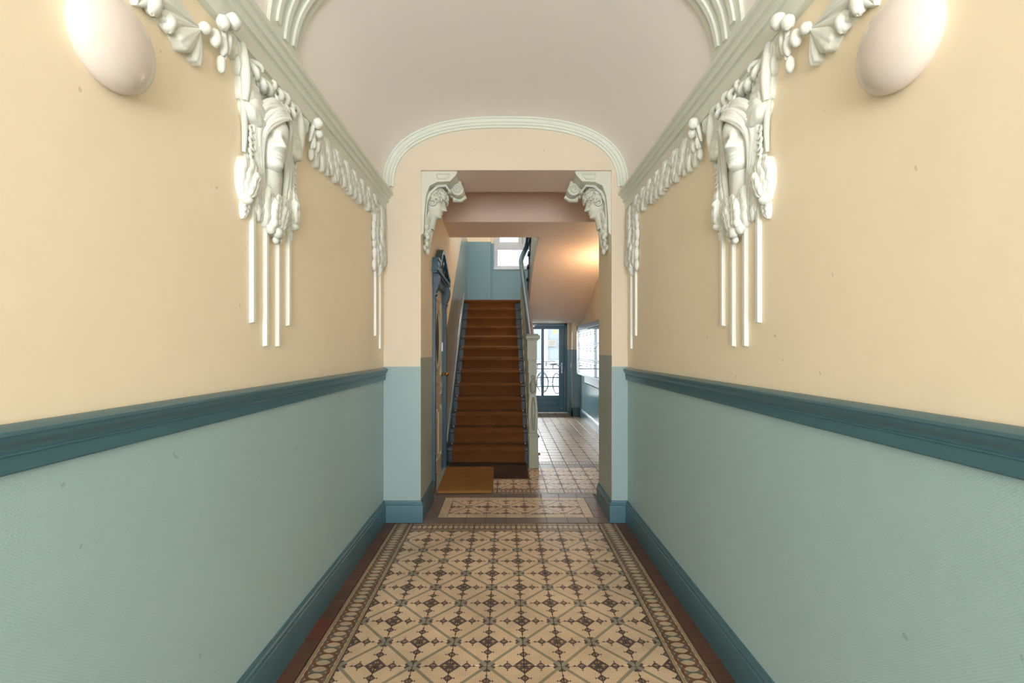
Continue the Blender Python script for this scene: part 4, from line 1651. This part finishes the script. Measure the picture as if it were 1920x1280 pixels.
def half_relief(sg, label):
    W = Wall(sg, YF - 0.02)
    rt = root('corner_relief', W.P(-0.2, 2.04, 0), label, 'relief', 'stucco corner reliefs beside the opening')
    add = lambda nm, m: obj(nm, m, 'stucco', rt, smooth=True, sharp=70)
    m = MB()
    pts = [(-0.315, 2.60), (-0.30, 2.35), (-0.27, 2.12), (-0.19, 2.05), (-0.13, 2.06), (-0.02, 2.14), (0.0, 2.60)]
    n = len(pts)
    vs = [W.P(a, z, -0.002) for a, z in pts] + [W.P(a, z, 0.016) for a, z in pts]
    m.add(vs, [(i, (i + 1) % n, n + (i + 1) % n, n + i) for i in range(n)] + [tuple(range(n, 2 * n))], flip=not W.flip)
    obj('backing', m, 'stucco', rt)
    zz = 2.60
    for q, ln in enumerate((0.075, 0.05, 0.07, 0.06, 0.085, 0.06, 0.10, 0.08)):
        m = MB()
        m.ball(W.P(-0.312 + 0.014 * sin(q * 1.3), zz - ln / 2, 0.018), (0.018, 0.024, ln * 0.62), 12, 10, 0.12, q)
        add('bud', m)
        zz -= ln * 0.94
    for (a0, z0, ang_, Ln, wd, hb) in ((-0.20, 2.60, -1.7, 0.24, 0.040, 0.012), (-0.12, 2.60, -1.5, 0.26, 0.045, 0.02), (-0.05, 2.60, -1.6, 0.3, 0.035, 0.01), (-0.25, 2.45, -1.4, 0.24, 0.038, 0.014),
                                      (-0.17, 2.42, -1.2, 0.22, 0.035, 0.026), (-0.07, 2.38, -1.5, 0.24, 0.045, 0.014), (-0.20, 2.30, -1.2, 0.20, 0.035, 0.026), (-0.05, 2.26, -1.65, 0.16, 0.040, 0.02), (-0.25, 2.25, -1.4, 0.17, 0.030, 0.02), (-0.17, 2.18, -1.5, 0.15, 0.032, 0.022)):
        add('leaf', leaf(W, a0, z0, ang_, Ln, wd, 0.026, hb=hb))
    for a0, zt, zb_ in ((-0.245, 2.1, 1.545), (-0.115, 2.1, 1.445)):
        bar(W, rt, a0, zt, zb_)
    return rt


def garland(sg, y0, dirn, label, group):
    """feathery leaves hung under the cornice, running from y0 in direction dirn for about a metre"""
    W = Wall(sg, y0)
    rt = root('leaf_garland', W.P(dirn * 0.5, 2.62, 0), label, 'garland', group)
    add = lambda nm, m: obj(nm, m, 'stucco', rt, smooth=True, sharp=70)
    rg = random.Random(11)
    A = lambda an: an if dirn > 0 else pi - an
    if dirn > 0:
        top, a, q = 2.612, 0.0, 0
        while a < 1.06:
            t = a / 1.06
            ln = 0.215 - 0.055 * t + rg.uniform(-0.015, 0.015)
            an = -1.50 + 0.28 * min(1, a / 0.2) + rg.uniform(-0.08, 0.08)
            add('leaf', leaf(W, dirn * a, top, A(an), ln, 0.034 + rg.uniform(-.005, .008), 0.026, bend=dirn * 0.20, hb=0.010 + 0.008 * (q % 2), veins=5, curl=0.008))
            if q % 3 == 2:
                add('leaf', leaf(W, dirn * (a + 0.02), top, A(an + 0.3), ln * 0.62, 0.026, 0.024, bend=dirn * 0.2, hb=0.026, veins=3))
            a += 0.052 + rg.uniform(-.006, .008)
            q += 1
        m = MB()
        pts = [(0.0, 2.615), (0.02, 2.47), (0.5, 2.49), (1.10, 2.515), (1.10, 2.615)]
        n = len(pts)
        vs = [W.P(a_, z_, -0.002) for a_, z_ in pts] + [W.P(a_, z_, 0.010) for a_, z_ in pts]
        m.add(vs, [(i, (i + 1) % n, n + (i + 1) % n, n + i) for i in range(n)] + [tuple(range(n, 2 * n))], flip=not W.flip)
        obj('backing', m, 'stucco', rt)
    else:
        # broad leaf spread out beside the knot, then buds and drooping leaves
        for (lo, hi, R, lob, hb) in ((-0.10, 0.22, 0.27, 1, 0.008), (-0.62, -0.06, 0.205, 2, 0.014), (-1.12, -0.58, 0.165, 1, 0.018), (-1.62, -1.14, 0.135, 1, 0.012)):
            g0, g1 = (lo, hi) if dirn > 0 else (pi - hi, pi - lo)
            add('leaf', fan(W, dirn * 0.075, 2.495, g0, g1, R, lob, 0.022, hb, 6))
        m = MB()
        m.ball(W.P(dirn * 0.072, 2.497, 0.030), (0.020, 0.020, 0.020), 10, 8, 0.05, 1)
        add('bud', m)
        for q, (a0, z0, ra, rz) in enumerate(((0.225, 2.405, 0.020, 0.030), (0.285, 2.420, 0.023, 0.038))):
            m = MB()
            m.ball(W.P(dirn * a0, z0, 0.022), (0.024, ra, rz), 12, 10, 0.10, q)
            add('bud', m)
        for q in range(9):
            a0 = 0.25 + 0.085 * q
            add('leaf', leaf(W, dirn * a0, 2.60, A(-1.35 + 0.1 * (q % 2)), 0.235 - 0.012 * (q % 3), 0.046, 0.026, bend=dirn * 0.25, hb=0.010 + 0.01 * (q % 2), veins=5))
            add('leaf', leaf(W, dirn * (a0 + 0.03), 2.58, A(-0.9), 0.17, 0.036, 0.024, bend=dirn * 0.2, hb=0.026, veins=4))
    return rt


YC = 1.965
for sg, sd in ((-1, 'left'), (1, 'right')):
    relief(sg, YC, 'white stucco mask of a woman with leaves on the %s yellow wall' % sd)
    half_relief(sg, 'tall narrow white stucco leaf pendant in the corner at the end of the %s wall' % sd)
    garland(sg, YC + 0.40, 1, 'white stucco leaf garland under the %s cornice between mask and opening' % sd, 'stucco leaf garlands under the cornices')
    garland(sg, YC - 0.40, -1, 'white stucco leaf garland under the %s cornice above the wall lamp' % sd, 'stucco leaf garlands under the cornices')

# ------------------------------------------------------------------ corbels with heads in the opening's upper corners


def corbel(sg, xw, label):
    """sg=+1: stands on the left reveal and looks to +x"""
    rt = root('head_corbel', (xw, 3.98, 2.94), label, 'corbel', 'head corbels in the opening')
    YM = 3.985
    X = lambda d: xw + sg * d
    fl_ = sg < 0

    def add(nm, m, sm=True):
        return obj(nm, m, 'corbel', rt, smooth=sm, sharp=60)
    # abacus with sloping end
    m = MB()
    m.prism([(X(0.0), 2.94), (X(0.305), 2.94), (X(0.300), 2.915), (X(0.245), 2.855), (X(0.14), 2.85), (X(0.075), 2.82), (X(0.045), 2.74), (X(0.03), 2.60), (X(0.022), 2.42), (X(0.0), 2.40)], 'y', 3.815, 4.15)
    add('abacus', m, False)
    m = MB()
    fr = [(0.13, 2.915), (0.245, 2.915), (0.215, 2.875), (0.14, 2.875)]
    for i in range(4):
        a, b = fr[i], fr[(i + 1) % 4]
        m.tube([(X(a[0]), 3.813, a[1]), (X(b[0]), 3.813, b[1])], 0.005, 6)
    add('panel_bead', m)
    # scroll block behind
    m = MB()
    m.box(X(0.2), X(0.325), 4.0, 4.15, 2.815, 2.93, 0.014)
    m.tube([(X(0.24), 4.10, 2.80), (X(0.31), 4.10, 2.795), (X(0.355), 4.10, 2.82)], [0.03, 0.028, 0.016], 10)
    m.lathe((X(0.292), 3.975, 2.845), [(0.052, 0), (0.056, 0.01), (0.056, 0.165), (0.052, 0.175)], 20, 'y')
    m.tube([(X(0.292 + (0.046 - 0.0021 * k) * cos(0.55 * k)), 3.972, 2.845 + (0.046 - 0.0021 * k) * sin(0.55 * k)) for k in range(20)], 0.008, 6)
    add('scroll', m)
    # the head
    S, ax_, z0, tilt = 0.262, 0.085, 2.595, math.radians(13)
    m = MB()
    rows = []
    NTh = 52
    for zz in ZS:
        row = []
        for k in range(NTh + 1):
            th = -pi + 2 * pi * k / NTh
            r = head_r(th, zz) * S
            fx, fy, fz = r * cos(th), r * sin(th), (zz - 0.5) * S
            gx, gz = fx * cos(tilt) + fz * sin(tilt), -fx * sin(tilt) + fz * cos(tilt)
            row.append((X(ax_ + gx), YM + fy, z0 + 0.5 * S + gz))
        rows.append(row)
    m.grid(rows, flip=fl_)
    add('face', m)
    m = MB()
    m.tube([(X(0.03), YM, 2.50), (X(0.05), YM, 2.58), (X(0.075), YM, 2.66)], [0.060, 0.055, 0.058], 14)
    add('neck', m)
    # hair: curls over brow, temple and crown
    rnd = random.Random(5)
    m = MB()
    for q in range(60):
        th = rnd.uniform(-2.2, 2.2)
        zz = rnd.uniform(0.64, 0.97) if abs(th) < 0.95 else rnd.uniform(0.42, 0.97)
        r = head_r(th, zz) * S * 1.03
        fx, fy, fz = r * cos(th), r * sin(th), (zz - 0.5) * S
        gx, gz = fx * cos(tilt) + fz * sin(tilt), -fx * sin(tilt) + fz * cos(tilt)
        c = Vector((X(ax_ + gx), YM + fy, z0 + 0.5 * S + gz))
        out = Vector((sg * fx, fy, fz * 0.8)).normalized()
        e = out.cross(Vector((0, 0, 1))).normalized()
        u = out.cross(e)
        R0 = rnd.uniform(0.022, 0.032)
        ring = []
        sp = rnd.choice((-1, 1))
        p0 = rnd.uniform(0, 6)
        for k in range(15):
            t = p0 + sp * 5.8 * k / 14
            rr_ = R0 * (1 - 0.62 * k / 14)
            ring.append(c + e * rr_ * cos(t) + u * rr_ * sin(t) + out * (0.002 + 0.010 * k / 14))
        m.tube(ring, [0.0095 * (0.5 + 0.5 * sin(pi * (0.1 + 0.8 * k / 14))) + 0.002 for k in range(15)], 6)
    add('hair', m)
    # veil / wreath arching over the head and falling behind
    m = MB()
    for q, dy in enumerate((-0.098, 0.098)):
        m.tube([(X(0.235), YM + dy * 0.7, 2.80), (X(0.20), YM + dy, 2.845), (X(0.13), YM + dy * 1.1, 2.835), (X(0.07), YM + dy * 1.2, 2.775), (X(0.035), YM + dy * 1.2, 2.69), (X(0.028), YM + dy * 1.15, 2.58), (X(0.03), YM + dy, 2.47)], [0.008, 0.012, 0.014, 0.014, 0.014, 0.013, 0.010], 8)
    add('veil', m)
    # falling leaves and fruit below
    for q in range(13):
        m = MB()
        zz = 2.555 - 0.021 * q
        m.ball((X(0.040 - 0.0010 * q + 0.014 * sin(q * 2.1)), YM - 0.05 + 0.05 * sin(q * 1.7), zz), (0.026 - 0.0008 * q, 0.03, 0.030), 10, 8, 0.10, q)
        add('bud', m)
    for q, (dy, zz, ln) in enumerate(((-0.09, 2.62, 0.20), (-0.07, 2.50, 0.17), (-0.03, 2.46, 0.18), (0.03, 2.5, 0.16), (0.08, 2.58, 0.2))):
        m = MB()
        rows = []
        for i in range(11):
            s_ = i / 10
            w_ = 0.030 * sin(pi * min(1, 0.08 + 0.92 * s_)) ** 0.8 + 0.002
            rows.append([(X(0.050 - 0.03 * s_ + 0.018 * sqrt(max(0, 1 - t * t)) + 0.007 * exp(-(t / 0.2) ** 2)), YM + dy + t * w_, zz - ln * s_) for t in [-1 + 2 * k / 8 for k in range(9)]])
        m.grid(rows, flip=not fl_)
        add('leaf', m)
    m = MB()
    m.ball((X(0.035), YM - 0.035, 2.295), (0.02, 0.022, 0.028), 10, 8, 0.1, 3)
    add('bud', m)
    return rt


corbel(1, OL, 'grey white head corbel looking right in the left upper corner of the opening')
corbel(-1, OR_, 'grey white head corbel looking left in the right upper corner of the opening')

# ------------------------------------------------------------------ courtyard
m = MB()
m.box(-7, 10, HB + 0.42, 22, -0.22, -0.02)
tag(obj('floor_courtyard', m, 'paving'), 'pale paving of the bright courtyard behind the glazed door', 'pavement', kind='structure')
YFC = 17.0
m = MB()
m.box(-7, 10, YFC, YFC + 0.5, -0.1, 10.0)
fc = tag(obj('wall_courtyard', m, 'facade'), 'white courtyard facade opposite the rear door', 'wall', kind='structure')
for x0, x1 in ((0.70, 1.02), (1.44, 1.58), (2.02, 2.20)):
    m = MB()
    m.box(x0, x1, YFC - 0.09, YFC + 0.0, 1.04, 3.3, 0.01)
    obj('pilaster', m, 'facade', fc)
m = MB()
m.box(0.4, 3.4, YFC - 0.13, YFC + 0.0, 0.93, 1.04, 0.01)
obj('ledge', m, 'facade', fc)
for x0, x1 in ((1.02, 1.44), (1.58, 2.02)):
    m = MB()
    m.box(x0, x1, YFC - 0.03, YFC + 0.0, 1.04, 3.2)
    obj('grey_panel', m, 'facade_grey', fc)
# windows of the opposite house, seen through the stairwell window
for x in (-1.42, 0.6):
    m = MB()
    m.box(x, x + 1.15, YFC - 0.05, YFC + 0.0, 4.80, 6.6)
    wf = obj('window', m, 'facade_grey', fc)
    m = MB()
    m.box(x - 0.1, x + 1.25, YFC - 0.16, YFC + 0.0, 4.66, 4.80, 0.01)
    obj('window_ledge', m, 'facade', wf)
sn = root('notice_sign', (1.72, YFC - 0.10, 1.55), 'grey beige notice plate with lines of print on the courtyard wall', 'sign')
m = MB()
m.box(1.555, 1.90, YFC - 0.118, YFC - 0.092, 1.55, 1.79, 0.004)
obj('plate', m, 'signplate', sn)
m = MB()
for q, (w0, w1) in enumerate(((0.03, 0.31), (0.04, 0.29), (0.03, 0.25), (0.05, 0.30))):
    m.box(1.555 + w0, 1.555 + w1, YFC - 0.121, YFC - 0.117, 1.735 - 0.045 * q, 1.748 - 0.045 * q)
obj('print_lines', m, 'ink', sn)


def bicycle(x, y, rz, label, frame_mat):
    rt = root('bicycle', (x, y, -0.02), label, 'bicycle', 'bicycles in the courtyard')
    ca, sa = cos(rz), sin(rz)

    def T(px, pz, py=0.0):
        return (x + px * ca - py * sa, y + px * sa + py * ca, -0.02 + pz)
    for wx, nm in ((-0.52, 'front_wheel'), (0.52, 'rear_wheel')):
        m = MB()
        m.tube([T(wx + 0.33 * cos(t), 0.345 + 0.33 * sin(t)) for t in [2 * pi * k / 36 for k in range(36)]], 0.016, 8, True)
        wh = obj(nm, m, 'black', rt, smooth=True)
        m = MB()
        m.tube([T(wx, 0.345, -0.04), T(wx, 0.345, 0.04)], 0.02, 8)
        for k in range(14):
            t = 2 * pi * k / 14
            m.tube([T(wx, 0.345), T(wx + 0.318 * cos(t), 0.345 + 0.318 * sin(t))], 0.0022, 4)
        obj('spokes', m, 'steel', wh)
        m = MB()
        m.tube([T(wx + 0.365 * cos(t), 0.345 + 0.365 * sin(t)) for t in [0.1 + (2.6 if wx > 0 else 2.2) * k / 14 for k in range(15)]], 0.012, 6)
        obj('mudguard', m, frame_mat, rt, smooth=True)
    m = MB()
    bb, seat, head1, head2, rear, fr = T(0.05, 0.30), T(0.20, 0.80), T(-0.36, 0.86), T(-0.39, 0.70), T(0.52, 0.345), T(-0.52, 0.345)
    for a, b, r_ in ((bb, seat, 0.017), (seat, head1, 0.016), (bb, head2, 0.018), (head1, head2, 0.02), (rear, bb, 0.011), (rear, seat, 0.011), (head2, fr, 0.013)):
        m.tube([a, b], r_, 8)
    obj('frame', m, frame_mat, rt, smooth=True)
    m = MB()
    m.tube([T(-0.36, 0.86), T(-0.34, 1.02)], 0.012, 8)
    m.tube([T(-0.20, 1.04, -0.28), T(-0.30, 1.06, -0.2), T(-0.36, 1.03, 0), T(-0.30, 1.06, 0.2), T(-0.20, 1.04, 0.28)], 0.012, 8)
    obj('handlebar', m, 'black', rt, smooth=True)
    m = MB()
    m.tube([T(0.20, 0.80), T(0.23, 0.95)], 0.013, 8)
    m.ball(T(0.25, 0.97), (0.14, 0.09, 0.035), 12, 8)
    obj('saddle', m, 'black', rt, smooth=True)
    m = MB()
    m.lathe(T(0.05, 0.30, -0.03), [(0.09, 0), (0.09, 0.006), (0.02, 0.008)], 16, 'y')
    m.tube([T(0.05, 0.30, -0.06), T(0.15, 0.18, -0.06)], 0.008, 6)
    m.tube([T(0.05, 0.30, 0.06), T(-0.05, 0.42, 0.06)], 0.008, 6)
    obj('crankset', m, 'steel', rt)
    m = MB()
    for py in (-0.05, 0.05):
        m.tube([T(0.25, 0.73, py), T(0.75, 0.75, py), T(0.56, 0.36, py)], 0.006, 6)
    m.tube([T(0.75, 0.75, -0.05), T(0.75, 0.75, 0.05)], 0.006, 6)
    obj('rack', m, 'black', rt)
    return rt


bicycle(1.52, 15.4, -1.25, 'white framed bicycle seen through the right pane of the courtyard door', 'pvc')
bicycle(0.98, 15.7, -1.05, 'dark framed bicycle parked behind the white one in the courtyard', 'teal_dark')

# leafy sprig at the top of the right-hand pane
rnd = random.Random(3)
YS = YFC - 0.16
sp = root('creeper_sprig', (2.0, YS, 2.1), 'yellow green leafy sprig hanging on the courtyard wall', 'plant')
m = MB()
m.tube([(2.75, YS, 2.55), (2.4, YS - 0.03, 2.38), (2.05, YS - 0.04, 2.24), (1.78, YS - 0.04, 2.18)], [0.012, 0.01, 0.007, 0.004], 6)
obj('stem', m, 'wood', sp)
for q in range(24):
    t = rnd.random()
    c = Vector((2.6 - 0.82 * t, YS - 0.05, 2.46 - 0.30 * t)) + Vector((rnd.uniform(-.08, .08), rnd.uniform(-.04, .02), rnd.uniform(-.12, .06)))
    a = rnd.uniform(0, 6.28)
    e, u = Vector((cos(a), 0.2, sin(a))) * 0.065, Vector((-sin(a), 0.3, cos(a))) * 0.036
    m = MB()
    mid = Vector((0, -0.012, 0))
    m.add([c - e, c + u * 0.9 - e * 0.2, c + e, c - u * 0.9 - e * 0.2, c + mid], [(0, 4, 1), (1, 4, 2), (2, 4, 3), (3, 4, 0)])
    obj('leaf', m, 'leafgreen', sp)
